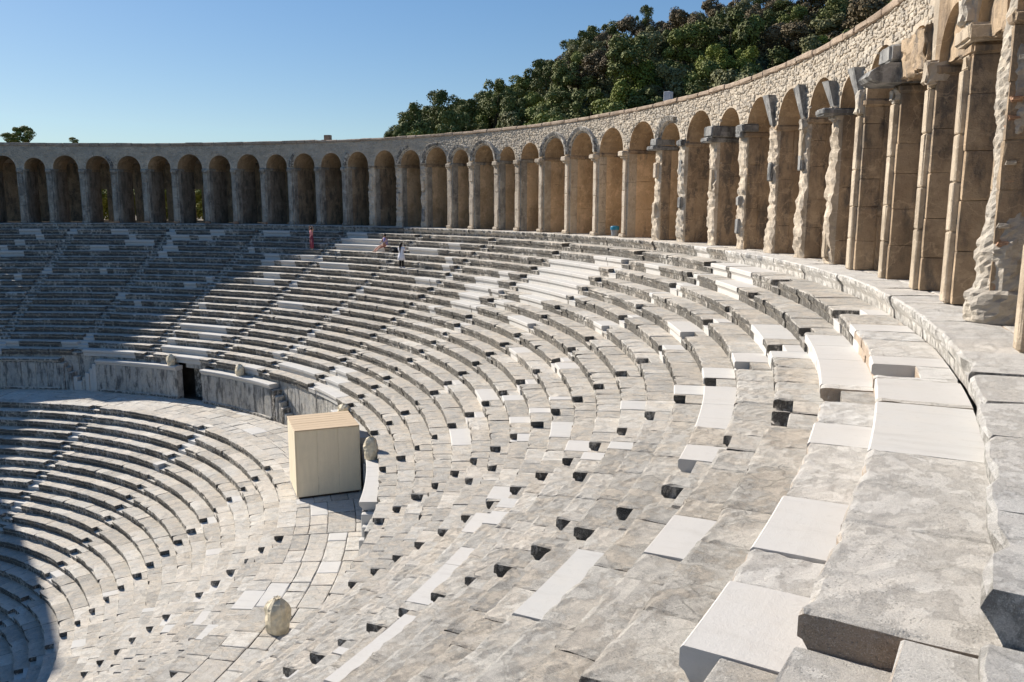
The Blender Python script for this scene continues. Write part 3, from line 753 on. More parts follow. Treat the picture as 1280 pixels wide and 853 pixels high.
# archivolts: moulded rings that survive on a few arches
def archivolt(gi, f0=0.0, f1=1.0, mat=None):
    a, b = GAPS[gi]; l, r_, pts = bay_curve(a, b, 20); m = (l + r_) / 2; half = (r_ - l) / 2; hm = R(half) * RG
    nn = random.Random(gi); N = 11
    for v in range(N):
        p0, p1 = v / N, (v + 1) / N
        if p1 <= f0 + .001 or p0 >= f1 - .001: continue
        P = []; F = []
        sub = 2
        prof = [(0.0, RB + .02), (0.0, RG + .13), (.10, RG + .09), (.12, RG - .02), (.30, RG - .08), (.34, RG - .08), (.36, RB + .02)]
        for s in range(sub + 1):
            an = pi * (p0 + (p1 - p0) * (s / sub * .97 + .015))
            for (e, rr) in prof:
                x = -(hm + e) * cos(an); z = ZS + .05 + (hm + e) * sin(an)
                P.append(pol(rr + nn.uniform(-.008, .008), m + degrees(x / RG), z))
        k = len(prof)
        for s in range(sub):
            for j in range(k): F.append((s * k + j, s * k + (j + 1) % k, (s + 1) * k + (j + 1) % k, (s + 1) * k + j))
        F.append(tuple(range(k))); F.append(tuple(sub * k + j for j in range(k - 1, -1, -1)))
        link('voussoir', mesh('voussoir', P, F), mat or OLD2, gal)
for kk, f0, f1 in ((19, 0, 1), (20, 0, 1), (23, .42, 1), (14, .5, 1), (15, .3, 1), (16, .0, 1), (13, .6, 1), (2, 0, .25), (9, .75, 1), (11, .75, 1)):
    archivolt(kk + I0, f0, f1)

# rubble facing: every stone is a real lump set in the mortar wall
RV, RF = [], []
n = random.Random(5)
big = []
def in_arch(t, z, pad=.03):
    for (a, b) in GAPS:
        if a <= t <= b:
            hw = degrees(.62 / RG) / 2; l, r_ = a + hw, b - hw; m = (l + r_) / 2; hm = R((r_ - l) / 2) * RG
            x = R(t - m) * RG; zz = z - ZS - .05
            return (x * x + zz * zz < (hm + pad) ** 2) if zz > 0 else abs(x) < hm + pad
    return False
def lump(t, z, w, h, dep, n, rad=RB):
    c = []
    hw = degrees(w / RG) / 2; sk = n.uniform(-.35, .35)
    pts = [(-1, -1), (0, -1.08), (1, -1), (1.06, 0), (1, 1), (0, 1.08), (-1, 1), (-1.06, 0)]
    V = []
    for (x, y) in pts: V.append(pol(rad + .04, t + x * hw + n.uniform(-.25, .25) * hw, z + (y + sk * x) * h / 2 + n.uniform(-.25, .25) * h / 2))
    for (x, y) in pts: V.append(pol(rad - dep * n.uniform(.6, 1), t + x * hw * .72 + n.uniform(-.2, .2) * hw, z + (y + sk * x) * h / 2 * .72 + n.uniform(-.2, .2) * h / 2))
    V.append(pol(rad - dep * 1.25, t, z))
    F = []
    for i in range(8):
        j = (i + 1) % 8; F.append((i, j, 8 + j, 8 + i)); F.append((8 + i, 8 + j, 16))
    return V, F
z = ZS + .02
rows = []
while z < ZTOP - .06:
    h = n.uniform(.07, .135); rows.append((z, min(h, ZTOP - z))); z += h
for (z, h) in rows:
    q = PC[-1]
    while q < PC[0]:
        l = n.choice((n.uniform(.09, .2), n.uniform(.16, .40))); e = q + degrees(l / RG); t = (q + e) / 2
        if not in_arch(t, z + h / 2, .05 + l * .25) and t > 26.3 + .9 * noise.noise(Vector((0, z * 1.7, 3))):
            V, F = lump(t, z + h / 2 + n.uniform(-.035, .035), l * n.uniform(.85, 1.1), h * n.uniform(.8, 1.35), n.uniform(.01, .055), n)
            if q < 30 and len(big) < 295: big.append((V, F))
            else:
                b0 = len(RV); RV += V; RF += [tuple(b0 + x for x in f) for f in F]
        q = e
for V, F in big: link('rubble_stone', mesh('rubble_stone', V, F), RUBBLE, gal)
# bright ribs of rubble left standing above two of the tall piers
for kk, wd in ((33, .30), (31, .0), (35, .34)):
    if not wd: continue
    c = PC[kk + I0]; V = []; F = []; nz = 50; nr_ = random.Random(kk)
    for iz in range(nz + 1):
        zz = ZS + (ZTOP - ZS) * iz / nz
        for ia in range(12):
            an = 2 * pi * ia / 12; v = Vector((cos(an), sin(an), zz * 2.5)); rd = 1 + .3 * noise.noise(v) + .22 * noise.noise(v * 3)
            V.append(pol(RB + .02 - .12 * rd * cos(an), c + degrees(wd * .5 * rd * sin(an) / RG), zz))
    for iz in range(nz):
        for ia in range(12): a = iz * 12 + ia; b = iz * 12 + (ia + 1) % 12; F.append((a, b, b + 12, a + 12))
    link('rubble_rib', mesh('rubble_rib', V, F), RUBBLE, gal)
link('rubble_facing', mesh('rubble_facing', RV, RF), RUBBLE, gal, 'stuff')

# small things on the wall top
lampt = thing('floodlight', 'small pale boxy floodlight standing on top of the gallery wall', 'floodlight', pol(44.9, 57.2, ZTOP + .2))
def lbox(name, sx, sy, sz, loc, mat, parent, rz=0, wear=.01):
    V, F = box_lattice(rng, [axis(s, min(.02, s * .2), 10) for s in (sx, sy, sz)], wear, 0, 0)
    c, s = cos(rz), sin(rz)
    P = []
    for x, y, z in V:
        x -= sx / 2; y -= sy / 2
        P.append((loc[0] + x * c - y * s, loc[1] + x * s + y * c, loc[2] + z))
    return link(name, mesh(name, P, F), mat, parent)
LAMPM = simple('lamp_housing', (.45, .46, .48), .5)
lbox('housing', .35, .35, .5, (0, 0, .1), LAMPM, lampt); lbox('bracket', .15, .6, .1, (0, 0, 0), LAMPM, lampt); lbox('visor', .3, .3, .12, (.3, -.5, .0), LAMPM, lampt, .4)
ch = thing('wall_stub', 'small broken stone stub on the wall top at the end of the raised coping', 'stone stub', pol(45.0, 100.9, ZTOP + .16))
lbox('stone_block', .5, .4, .5, (0, 0, 0), COPING, ch, .3, .04); lbox('stone_chip', .7, .3, .18, (-.6, .3, 0), COPING, ch, .5, .04)

# stage building beyond the left edge of the view (throws the shadow over the lower seats)
sb = thing('stage_building', 'tall stone stage building closing the theatre on its left', 'building')
V = [(-52, -60, -21), (-43.5, -60, -21), (-43.5, 17.9, -21), (-52, 17.9, -21), (-52, -60, 9), (-43.5, -60, 9), (-43.5, 17.9, 7.0), (-52, 17.9, 7.0), (-52, 12.4, 16.5), (-43.5, 12.4, 16.5), (-52, -50, 19), (-43.5, -50, 19)]
F = [(0, 3, 2, 1), (0, 1, 5, 4), (1, 2, 6, 9, 11, 5), (0, 4, 10, 8, 7, 3), (2, 3, 7, 6), (6, 7, 8, 9), (9, 8, 10, 11), (11, 10, 4, 5)]
link('wall', mesh('wall', V, F), PIER, sb)
for i in range(9): lbox('window_surround', .5, 1.6, 2.4, (-43.4, 4 - i * 6, -6), OCHRE_D, sb); lbox('window_surround', .5, 1.6, 2.4, (-43.4, 4 - i * 6, 3), OCHRE_D, sb)

# ------------------------------------------------------------------ crate
cr = thing('wooden_crate', 'big cubic plywood crate with plank top standing on the walkway', 'crate')
A = Vector((15.30, 21.64, 0)); B = Vector((16.87, 23.74, 0)); D = Vector((13.0, 23.25, 0))
ux = Vector((cos(R(59)), sin(R(59)), 0)); W_ = 2.72; uy = Vector((-ux.y, ux.x, 0)); D_ = 2.65; H_ = 3.08
def crate_part(name, x0, x1, y0, y1, z0, z1, mat, wear=.006):
    V, F = box_lattice(rng, [axis(x1 - x0, min(.02, (x1 - x0) * .2), 10), axis(y1 - y0, min(.02, (y1 - y0) * .2), 10), axis(z1 - z0, min(.02, (z1 - z0) * .2), 10)], wear, 0, 0)
    P = [tuple(A + ux * (x0 + a) + uy * (y0 + b) + Vector((0, 0, ZD + z0 + c))) for a, b, c in V]
    return link(name, mesh(name, P, F), mat, cr)
for x in (0, .85, 1.7): crate_part('front_panel', x * W_ / 2.55 + .004, (x + .85) * W_ / 2.55 - .002, 0, .03, .1, H_ - .02, PLY)
for y in (0, .88, 1.77): crate_part('side_panel', -.03, .0, y + .003, y + .877, .1, H_ - .02, PLY); crate_part('side_panel', W_, W_ + .03, y + .003, y + .877, .1, H_ - .02, PLY)
for x in (0, 1.3): crate_part('back_panel', x + .004, x + 1.3, D_, D_ + .03, .1, H_ - .02, PLY)
for i in range(7): crate_part('top_plank', -.05, W_ + .05, -.04 + i * .39, -.04 + i * .39 + .383, H_, H_ + .035, PLANK)
for y in (.1, 1.3, 2.5): crate_part('skid', .05, W_ - .05, y - .06, y + .06, .0, .1, SKID)
for x in (-.045, W_ - .0): crate_part('corner_batten', x, x + .05, -.03, .0, .1, H_, PLY)

# ------------------------------------------------------------------ wrapped lamps (cloth sacks tied over floodlights)
def sack(loc, w, h, label, seed, tilt=.1):
    nn = random.Random(seed); V = []; F = []; na, nz = 15, 9
    for iz in range(nz + 1):
        f = iz / nz
        rad = (.5 * w) * (1.0 if f < .12 else 1) * (.86 + .22 * sin(pi * min(1, f * 1.15))) * (1 if f < .72 else sqrt(max(0.0, 1 - ((f - .72) / .30) ** 2)))
        for ia in range(na):
            an = 2 * pi * ia / na
            fold = 1 + .09 * sin(an * 5 + 3 * f) * (.3 + f) + .26 * noise.noise(Vector((cos(an) * 1.9, sin(an) * 1.9, f * 3 + seed))) + nn.uniform(-.04, .04)
            V.append((loc[0] + rad * fold * cos(an) + tilt * f * w * .4, loc[1] + rad * .85 * fold * sin(an), loc[2] + h * f + (.03 * sin(an * 3) if f > .9 else 0)))
    for iz in range(nz):
        for ia in range(na):
            a = iz * na + ia; b = iz * na + (ia + 1) % na; F.append((a, b, b + na, a + na))
    F.append(tuple(nz * na + i for i in range(na))); F.append(tuple(range(na - 1, -1, -1)))
    t = thing('wrapped_lamp', label, 'wrapped lamp', group='lamps wrapped in beige cloth')
    me = mesh('cloth_cover', V, F); o = link('cloth_cover', me, CLOTH, t)
    # gathered neck and tie band
    V2 = []; F2 = []
    for iz in range(5):
        f = iz / 4
        for ia in range(20):
            an = 2 * pi * ia / 20; rr = w * (.15 - .06 * sin(pi * f)) * (1 + .25 * sin(an * 6))
            V2.append((loc[0] + rr * cos(an) + tilt * w * .4, loc[1] + rr * sin(an), loc[2] + h * (.95 + .07 * f)))
    for iz in range(4):
        for ia in range(20):
            a = iz * 20 + ia; b = iz * 20 + (ia + 1) % 20; F2.append((a, b, b + 20, a + 20))
    link('gathered_top', mesh('gathered_top', V2, F2), CLOTH, t)
    return t
px_, py_, _ = pol(27.75, 30.6, 0)
sack((px_, py_, ZD), .76, 1.08, 'largest beige cloth wrapped lamp, alone on the walkway paving in front', 11)
x, y, _ = pol(29.55, 101.9 + 1.3, 0); sack((x, y, -8.86), .55, .72, 'small wrapped lamp on the platform left of the dark doorway', 12)
x, y, _ = pol(29.6, 90.6, 0); sack((x, y, -8.86), .55, .72, 'small wrapped lamp on the platform right of the dark doorway', 13)
x, y, _ = pol(29.5, 49.4, 0); sack((x, y, -8.62), .60, .95, 'wrapped lamp on the white platform right beside the crate', 14)
x, y, _ = pol(29.6, 65.2, 0); sack((x, y, -8.75), .60, .55, 'wrapped lamp just showing behind the crate top', 15)

# ------------------------------------------------------------------ blue bin in the gallery
bn = thing('litter_bin', 'grey bin with blue lid between the arcade piers', 'bin', pol(44.55, 62.75, 0.01))
def tube(name, rings, mat, parent, na=20):
    V = []; F = []
    for r, z in rings:
        for i in range(na): V.append((r * cos(2 * pi * i / na), r * sin(2 * pi * i / na), z))
    for k in range(len(rings) - 1):
        for i in range(na): F.append((k * na + i, k * na + (i + 1) % na, (k + 1) * na + (i + 1) % na, (k + 1) * na + i))
    F.append(tuple(range(na - 1, -1, -1))); F.append(tuple((len(rings) - 1) * na + i for i in range(na)))
    return link(name, mesh(name, V, F), mat, parent)
bn.scale = (.82, .82, .82)
tube('body', [(.20, 0), (.22, .02), (.26, .40)], BIN, bn); tube('lid', [(.29, .40), (.30, .42), (.30, .58), (.25, .64), (.1, .66)], BLUE, bn); tube('rim', [(.275, .36), (.285, .38), (.275, .398)], BIN, bn)

# ------------------------------------------------------------------ people
def skinned(name, joints, edges, mat, parent):
    me = bpy.data.meshes.new(name); me.from_pydata([j[0] for j in joints], edges, []); o = bpy.data.objects.new(name, me); COL.objects.link(o); o.parent = parent
    me.materials.append(mat)
    m = o.modifiers.new('skin', 'SKIN')
    if not me.skin_vertices: me.skin_vertices.new()
    for i, j in enumerate(joints):
        me.skin_vertices[0].data[i].radius = j[1] if isinstance(j[1], tuple) else (j[1], j[1])
        me.skin_vertices[0].data[i].use_root = i == 0
    s = o.modifiers.new('sub', 'SUBSURF'); s.levels = 2; s.render_levels = 2
    for p in me.polygons: p.use_smooth = True
    return o
def ball(name, c, r, mat, parent, sc=(1, 1, 1), na=14, nz=9):
    V = []; F = []
    for iz in range(1, nz):
        ph = pi * iz / nz
        for ia in range(na): V.append((c[0] + r * sc[0] * sin(ph) * cos(2 * pi * ia / na), c[1] + r * sc[1] * sin(ph) * sin(2 * pi * ia / na), c[2] + r * sc[2] * cos(ph)))
    for iz in range(nz - 2):
        for ia in range(na): a = iz * na + ia; b = iz * na + (ia + 1) % na; F.append((a, a + na, b + na, b))
    F.append(tuple(range(na))); F.append(tuple((nz - 2) * na + i for i in range(na - 1, -1, -1)))
    o = link(name, mesh(name, V, F), mat, parent)
    for p in o.data.polygons: p.use_smooth = True
    return o
def person(label, loc, rz, H, arms, legs, clothes):
    t = thing('person', label, 'person', loc); t.rotation_euler = (0, 0, rz)
    s = H / 1.7
    hip = .88; J = [((0, 0, hip), .12), ((0, 0, 1.08), .105), ((0, 0, 1.32), (.16, .10)), ((0, 0, 1.45), .05), ((0, .01, 1.56), .085), ((0, .01, 1.66), .07)]
    E = [(0, 1), (1, 2), (2, 3), (3, 4), (4, 5)]
    for sd_, arm in ((-1, arms[0]), (1, arms[1])):
        b = len(J); J.append(((sd_ * .17, 0, 1.38), .05)); J.append((arm[0], .038)); J.append((arm[1], .026)); J.append((arm[2], .030)); E += [(2, b), (b, b + 1), (b + 1, b + 2), (b + 2, b + 3)]
    for sd_, lg in ((-1, legs[0]), (1, legs[1])):
        b = len(J); J.append(((sd_ * .09, 0, hip - .08), .085)); J.append((lg[0], .055)); J.append((lg[1], .035)); J.append((lg[2], .03)); E += [(0, b), (b, b + 1), (b + 1, b + 2), (b + 2, b + 3)]
    J = [((x * s, y * s, z * s), tuple(q * s for q in r) if isinstance(r, tuple) else r * s) for (x, y, z), r in J]
    skinned('body', J, E, SKIN, t)
    return t, s
def cloth_tube(name, rings, mat, parent, na=18):
    V = []; F = []
    for (cx, cy, z, rx, ry) in rings:
        for i in range(na): V.append((cx + rx * cos(2 * pi * i / na), cy + ry * sin(2 * pi * i / na), z))
    for k in range(len(rings) - 1):
        for i in range(na): F.append((k * na + i, k * na + (i + 1) % na, (k + 1) * na + (i + 1) % na, (k + 1) * na + i))
    F.append(tuple(range(na - 1, -1, -1))); F.append(tuple((len(rings) - 1) * na + i for i in range(na)))
    o = link(name, mesh(name, V, F), mat, parent)
    for p in o.data.polygons: p.use_smooth = True
    return o
# woman in pink, arms raised over her head
t, s = person('woman in pink top and maroon trousers with both arms raised above her head', pol(40.55, 98.4, uz(4)), R(98.4 + 90 + 180 - 20), 1.62,
 [((-.30, 0, 1.52), (-.24, -.02, 1.76), (-.10, -.04, 1.84)), ((.30, 0, 1.52), (.24, -.02, 1.76), (.10, -.04, 1.84))],
 [((-.10, -.02, .46), (-.10, 0, .08), (-.10, -.10, .03)), ((.12, -.02, .46), (.14, 0, .08), (.14, -.10, .03))], None)
cloth_tube('top', [(0, 0, 1.02, .13, .10), (0, 0, 1.15, .135, .10), (0, 0, 1.3, .18, .12), (0, 0, 1.38, .14, .09)], PINK, t)
cloth_tube('trousers', [(0, 0, .72, .19, .13), (0, 0, .9, .17, .125), (0, 0, 1.03, .135, .11)], MAROON, t)
for sx in (-.10, .13): cloth_tube('trouser_leg', [(sx, 0, .1, .105, .10), (sx, 0, .45, .085, .085), (sx * .9, 0, .76, .10, .10)], MAROON, t)
ball('hair', (0, .04, 1.55), .11, HAIR, t, (1, 1, 1.2))
# woman in white dress seen from behind, phone held up
t, s = person('woman in a short white dress and black leggings, seen from behind, holding up a phone', pol(39.3, 83.4, uz(6)), R(83.4 - 90 + 6), 1.58,
 [((-.26, .06, 1.18), (-.22, .26, 1.36), (-.12, .30, 1.44)), ((.26, .06, 1.18), (.20, .26, 1.36), (.10, .30, 1.44))],
 [((-.12, 0, .46), (-.14, 0, .08), (-.14, .10, .03)), ((.12, 0, .46), (.15, 0, .08), (.15, .10, .03))], None)
cloth_tube('dress', [(0, 0, .52, .30, .24), (0, 0, .8, .235, .18), (0, 0, 1.02, .17, .13), (0, 0, 1.25, .20, .13), (0, 0, 1.37, .18, .11), (0, 0, 1.42, .08, .07)], WCLOTH, t)
for sx in (-.24, .24): cloth_tube('sleeve', [(sx * 1.12, .06, 1.14, .065, .065), (sx * .95, .02, 1.28, .08, .08), (sx * .72, 0, 1.38, .07, .08)], WCLOTH, t)
for sx in (-.13, .13): cloth_tube('legging', [(sx, .0, .08, .055, .06), (sx, 0, .3, .07, .075), (sx * .9, 0, .56, .085, .09)], BLACK, t)
for sx in (-.14, .15): ball('shoe', (sx, .05, .045), .085, WCLOTH, t, (.7, 1.6, .55))
cloth_tube('hair', [(0, -.12, .98, .03, .02), (0, -.125, 1.2, .07, .04), (0, -.08, 1.45, .09, .08), (0, -.01, 1.6, .105, .11), (0, 0, 1.67, .07, .08)], HAIR, t)
ph = lbox('phone', .16, .012, .08, (0, .36, 1.42), BLACK, t)
# seated/leaning person in lilac top and orange trousers
x0 = pol(40.9, 88.6, uz(4))
t = thing('person', 'person in lilac top and orange red trousers sitting with legs stretched out', 'person', x0); t.rotation_euler = (0, 0, R(88.6 - 90))
J = [((0, .1, .52), .13), ((0, .13, .72), .11), ((0, .1, .95), (.15, .10)), ((0, .06, 1.06), .05), ((0, .03, 1.15), .085), ((0, .03, 1.24), .07)]
E = [(0, 1), (1, 2), (2, 3), (3, 4), (4, 5)]
for sx in (-1, 1):
    b = len(J); J += [((sx * .17, .08, 1.0), .05), ((sx * .24, -.02, .78), .04), ((sx * .16, -.22, .66), .03), ((sx * .12, -.30, .62), .03)]; E += [(2, b), (b, b + 1), (b + 1, b + 2), (b + 2, b + 3)]
    b = len(J); J += [((sx * .1 - .03, -.02, .50), .085), ((sx * .11 - .22, -.30, .36), .06), ((sx * .10 - .42, -.52, .06), .04), ((sx * .10 - .44, -.62, .03), .035)]; E += [(0, b), (b, b + 1), (b + 1, b + 2), (b + 2, b + 3)]
skinned('body', J, E, SKIN, t)
cloth_tube('top', [(0, .12, .50, .19, .15), (0, .13, .7, .17, .14), (0, .1, .93, .20, .14), (0, .08, 1.03, .12, .09)], PURPLE, t)
ball('hair', (0, .07, 1.19), .11, HAIR, t, (1, 1, 1.1))
for sx in (-1, 1):
    V = []; F = []; pts = [(Vector((sx * .1 - .02, .04, .50)), .11), (Vector((sx * .11 - .22, -.30, .36)), .085), (Vector((sx * .10 - .38, -.48, .14)), .075)]
    for p_, r_ in pts:
        for i in range(12): an = 2 * pi * i / 12; V.append(tuple(p_ + Vector((r_ * cos(an), r_ * .5 * sin(an), r_ * .9 * sin(an)))))
    for k in range(2):
        for i in range(12): F.append((k * 12 + i, k * 12 + (i + 1) % 12, (k + 1) * 12 + (i + 1) % 12, (k + 1) * 12 + i))
    F.append(tuple(range(12))); F.append(tuple(range(24, 36)))
    link('trouser_leg', mesh('trouser_leg', V, F), REDC, t)
bagt = thing('shoulder_bag', 'dark bag lying on the row right of the seated person', 'bag', pol(41.0, 87.3, uz(4)))
ball('bag_body', (0, 0, .12), .22, BLACK, bagt, (1.3, .7, .6)); lbox('strap', .5, .04, .03, (.05, .1, .25), BLACK, bagt, .4)

# ------------------------------------------------------------------ hill and vegetation
CX, CY = 43.57, 0.0
def hill_h(azd):         # elevation angle (deg) of the ridge as a function of direction from the seats
    pts = [(60, 13.5), (97.1, 13.8), (104.6, 13.4), (114.0, 12.9), (117.5, 12.2), (120.6, 11.6), (123.4, 10.7), (125.0, 9.6), (126.1, 8.9), (128.5, 7.8), (130.6, 6.3), (132.1, 6.6), (133.3, 6.4), (134.6, 5.6), (135.6, 4.5), (136.4, 3.2), (137.5, 1), (140, -3), (175, -4)]
    if azd <= pts[0][0]: return pts[0][1]
    for (a, b), (c, d) in zip(pts, pts[1:]):
        if azd <= c: return b + (d - b) * (azd - a) / (c - a)
    return pts[-1][1]
V = []; F = []
NA, NR = 150, 34
def hill_z(azd, dist):
    rid = 165.0; e = hill_h(azd)
    top = 1.775 + rid * tan(R(e)) - 4.2
    f = min(1, max(0, (dist - 92) / (rid - 92)))
    z = -12 + (top + 12) * (f ** .85)
    if dist > rid: z = top - (dist - rid) * .04
    z += 1.6 * noise.noise(Vector((azd * .25, dist * .05, 0)))
    return z
for i in range(NA + 1):
    az = 40 + 135 * i / NA
    for j in range(NR + 1):
        dd = 92 + (j / NR) ** 1.3 * 420
        V.append((CX + dd * cos(R(az)), CY + dd * sin(R(az)), hill_z(az, dd) if j else -21.5))
for i in range(NA):
    for j in range(NR):
        a = i * (NR + 1) + j; F.append((a, a + NR + 1, a + NR + 2, a + 1))
link('hillside', mesh('hillside', V, F), HILLM, None, 'structure')

def crown_mesh(name, n, lobes, leaf, count, w=1.0, h=1.0, upright=0):
    """crown of many small leaf-clump faces spread through uneven lobes; unit radius"""
    L = []
    for _ in range(lobes):
        a = n.uniform(0, 2 * pi); rr = n.uniform(0, .85); z = n.uniform(-.5, .85)
        rr *= sqrt(max(.1, 1 - z * z * .8))
        L.append((Vector((rr * cos(a) * w, rr * sin(a) * w, z * h)), n.uniform(.15, .38)))
    V = []; F = []
    for i in range(count):
        c, r = L[n.randrange(len(L))]
        d = Vector((n.gauss(0, 1), n.gauss(0, 1), n.gauss(0, 1))).normalized()
        if d.z < -.4 and n.random() < .6: d.z = -d.z
        p = c + d * r * (n.uniform(.72, 1.04) if n.random() < .85 else n.uniform(1.0, 1.22))
        nrm = (d + Vector((n.uniform(-1, 1), n.uniform(-1, 1), n.uniform(-.6, 1.0))) * .75).normalized()
        u = nrm.orthogonal().normalized(); u.rotate(Matrix.Rotation(n.uniform(0, 6.28), 3, nrm)); v = nrm.cross(u)
        s = leaf * n.uniform(.55, 1.3); b = len(V)
        for (x, y) in ((-1, -.35), (-.2, -.7), (.9, -.3), (.7, .5), (-.3, .75)): V.append(tuple(p + u * x * s + v * y * s + nrm * n.uniform(-.2, .2) * s))
        F.append((b, b + 1, b + 2, b + 3, b + 4))
    return mesh(name, V, F)
nc = random.Random(21)
CROWNS = [[crown_mesh('crown', nc, nc.randint(13, 20), .044, 5800, 1.0, nc.uniform(.75, 1.0)) for _ in range(3)] for m in LEAFS]
for ms, m in zip(CROWNS, LEAFS):
    for me in ms: me.materials.append(m)
def trunk_mesh():
    V = []; F = []
    def limb(p0, p1, r0, r1):
        b = len(V); d = (p1 - p0).normalized(); u = d.orthogonal().normalized(); v = d.cross(u)
        for p, r in ((p0, r0), ((p0 + p1) / 2 + u * .05, (r0 + r1) / 2), (p1, r1)):
            for i in range(7): V.append(tuple(p + u * r * cos(i * 2 * pi / 7) + v * r * sin(i * 2 * pi / 7)))
        for k in range(2):
            for i in range(7): F.append((b + k * 7 + i, b + k * 7 + (i + 1) % 7, b + (k + 1) * 7 + (i + 1) % 7, b + (k + 1) * 7 + i))
    limb(Vector((0, 0, -1.6)), Vector((0, .03, -.2)), .09, .06)
    for i in range(6):
        a = i * 1.05; limb(Vector((0, .02, -.6 + i * .08)), Vector((.5 * cos(a), .5 * sin(a), .1 + .1 * (i % 3))), .045, .015)
    return mesh('trunk', V, F, BARK)
TRUNK = trunk_mesh()
def tree(x, y, zc, rad, kind, label, group, hs=1.0, name='evergreen_tree'):
    t = thing(name, label, 'tree' if 'tree' in name else 'bush', (x, y, zc), group); s = rad
    t.scale = (s * rng.uniform(.85, 1.25), s * rng.uniform(.85, 1.25), s * hs); t.rotation_euler = (0, 0, rng.uniform(0, 6.28))
    c = link('crown', CROWNS[kind][rng.randrange(3)], None, t); k = link('trunk', TRUNK, None, t)
    return t
KN = {0: ('evergreen_tree', 'dark evergreen tree among many on the wooded hillside'), 1: ('evergreen_tree', 'mid green leafy tree among many on the wooded hillside'), 2: ('hillside_bush', 'brownish round bush among those along the top of the hill'),
      3: ('hillside_bush', 'yellow green bush among those low on the wooded hillside'), 4: ('hillside_bush', 'grey olive bush among those on the wooded hillside')}
GN = {0: 'dark evergreen trees on the hillside', 1: 'mid green trees on the hillside', 2: 'brownish bushes on the hilltop', 3: 'yellow green bushes on the hillside', 4: 'olive bushes on the hillside'}
th_ = random.Random(77)
placed = 0
# crowns laid out in bands from the foot of the hill to the ridge
for band in range(11):
    f = band / 10.0; dist = 100 + 66 * f
    az = 88.0 + th_.uniform(0, 2)
    while az < 136.6:
        e = hill_h(az)
        z = hill_z(az, dist)
        rad = th_.uniform(2.6, 4.6) * (1 if f < .8 else .8)
        if band >= 9: kd = th_.choice((2, 2, 2, 0, 4)) if az < 125 else th_.choice((0, 0, 1))
        elif band >= 7: kd = th_.choice((2, 2, 0, 1, 4)) if az < 124 else th_.choice((0, 1, 0))
        else: kd = th_.choice((0, 0, 1, 1, 1, 3, 4, 0))
        if az > 132 and kd in (2,): kd = 0
        dd = dist + th_.uniform(-3, 3)
        if e > -.5 or dd < 170:
            x, y = CX + dd * cos(R(az)), CY + dd * sin(R(az))
            el = degrees(atan2(z + rad - 1.775, dd))
            if el < hill_h(az) + .75 and el > -1 and math.hypot(x, y) > 56 and az > 96.5:
                nm, lb = KN[kd]
                hz = 'just above the wall' if f < .28 else ('on the lower slope' if f < .52 else ('high on the slope' if f < .8 else 'along the skyline'))
                vz = 'at the left foot of the wood' if az > 131.5 else ('left of the middle of the wood' if az > 126.5 else ('in the middle of the wood' if az > 121 else ('below the slim conifer' if az > 115.5 else 'at the right, towards the tall wall')))
                sz = 'large ' if rad > 3.9 else ('small ' if rad < 3.1 else '')
                lb = sz + {0: 'dark evergreen tree', 1: 'mid green leafy tree', 2: 'brownish round bush', 3: 'yellow green bush', 4: 'grey olive bush'}[kd] + ' ' + hz + ' ' + vz
                tree(x, y, z + rad * .55, rad, kd, lb, lb.replace('tree', 'trees').replace('bush', 'bushes'), th_.uniform(.8, 1.15), nm); placed += 1
        az += degrees(rad * th_.uniform(.9, 1.35) / dist)
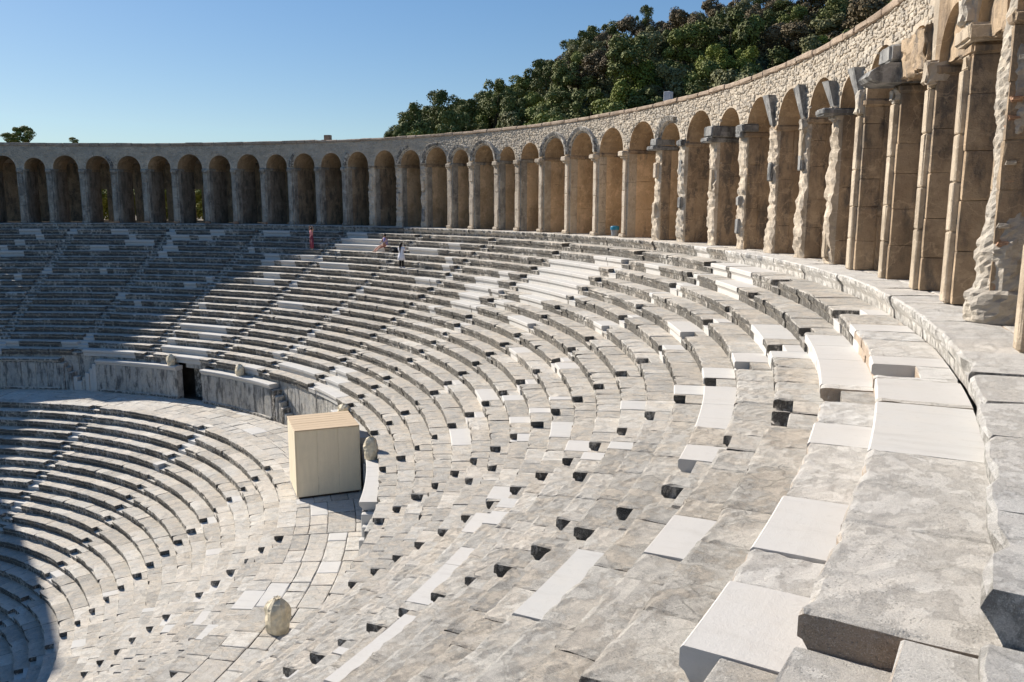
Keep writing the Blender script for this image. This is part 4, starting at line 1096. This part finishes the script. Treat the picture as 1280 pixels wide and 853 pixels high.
# named individuals
def at(px, py, dd):
    v = _F + _R * ((px - 640) / 1029.16) - _U * ((py - 426.5) / 1029.16); k = dd / math.hypot(v.x, v.y); return CX + v.x * k, CY + v.y * k, 1.775 + v.z * k
for (px, py, dd, rad, kd, lb, hs) in (
    (806, 27, 168, 1.5, 0, 'slim dark conifer standing alone above the hilltop bushes', 1.9),
    (552, 139, 150, 3.9, 0, 'round topped dark evergreen tree near the left foot of the hill', .95),
    (520, 155, 148, 3.6, 0, 'lowest dark evergreen tree at the left end of the wood', 1.0),
    (620, 126, 152, 3.6, 0, 'dark evergreen tree on the skyline right of the round topped one', 1.0),
    (775, 78, 138, 4.6, 0, 'large dark rounded evergreen in the middle of the wooded hill', .95),
    (498, 172, 146, 2.6, 0, 'small dark evergreen rising just above the wall at the foot of the hill', .8),
    (33, 172, 120, 1.9, 1, 'sparse tree top showing above the wall at far left', .75),
    (12, 176, 118, 1.3, 1, 'lower tree top above the wall in the far left corner', .7),
    (92, 177, 125, .9, 1, 'tiny tree top above the wall right of the sparse one', .6)):
    x, y, z = at(px, py, dd); tree(x, y, z, rad, kd, lb, None, hs)
# greenery outside the gallery windows
for i, (wt, kd) in enumerate(zip(wins, (3, 3, 3, 3))):
    x, y, _ = pol(48.8, wt, 0); d = Vector((x - CX, y - CY)).normalized()
    for dist, side, rad in ((5.5, -.6, 2.2), (8.5, .8, 2.6)):
        tree(x + d.x * dist - d.y * side, y + d.y * dist + d.x * side, 1.5, rad, kd, 'green bush seen through the %s lit opening of the gallery back wall from the left' % ORD[i + 1], 'bushes outside the gallery back wall, opening %s' % ORD[i + 1], 1.0, 'outside_bush')
# dense scrub filling between the trees
n = random.Random(3); V = []; F = []
for i in range(70000):
    az = n.uniform(90, 139); dd = n.uniform(98, 172); z = hill_z(az, dd) + 3.2 * max(0, noise.noise(Vector((az * 1.6, dd * .22, 5))) + .35) * n.random()
    x, y = CX + dd * cos(R(az)), CY + dd * sin(R(az)); s = n.uniform(.10, .30)
    u = Vector((n.gauss(0, 1), n.gauss(0, 1), n.gauss(0, 1))).normalized(); v = u.orthogonal().normalized(); b = len(V)
    p = Vector((x, y, z))
    for (a, c) in ((-1, -.5), (.8, -.7), (1, .6), (-.6, .8)): V.append(tuple(p + u * a * s + v * c * s))
    F.append((b, b + 1, b + 2, b + 3))
o = link('hillside_scrub', mesh('hillside_scrub', V, F), LEAFS[4], None, 'stuff'); tag(o, 'low olive scrub covering the hill between the trees', 'scrub')
print('objects', len(bpy.data.objects), 'trees', placed, 'tris~', sum(len(o.data.polygons) for o in bpy.data.objects if o.type == 'MESH'))
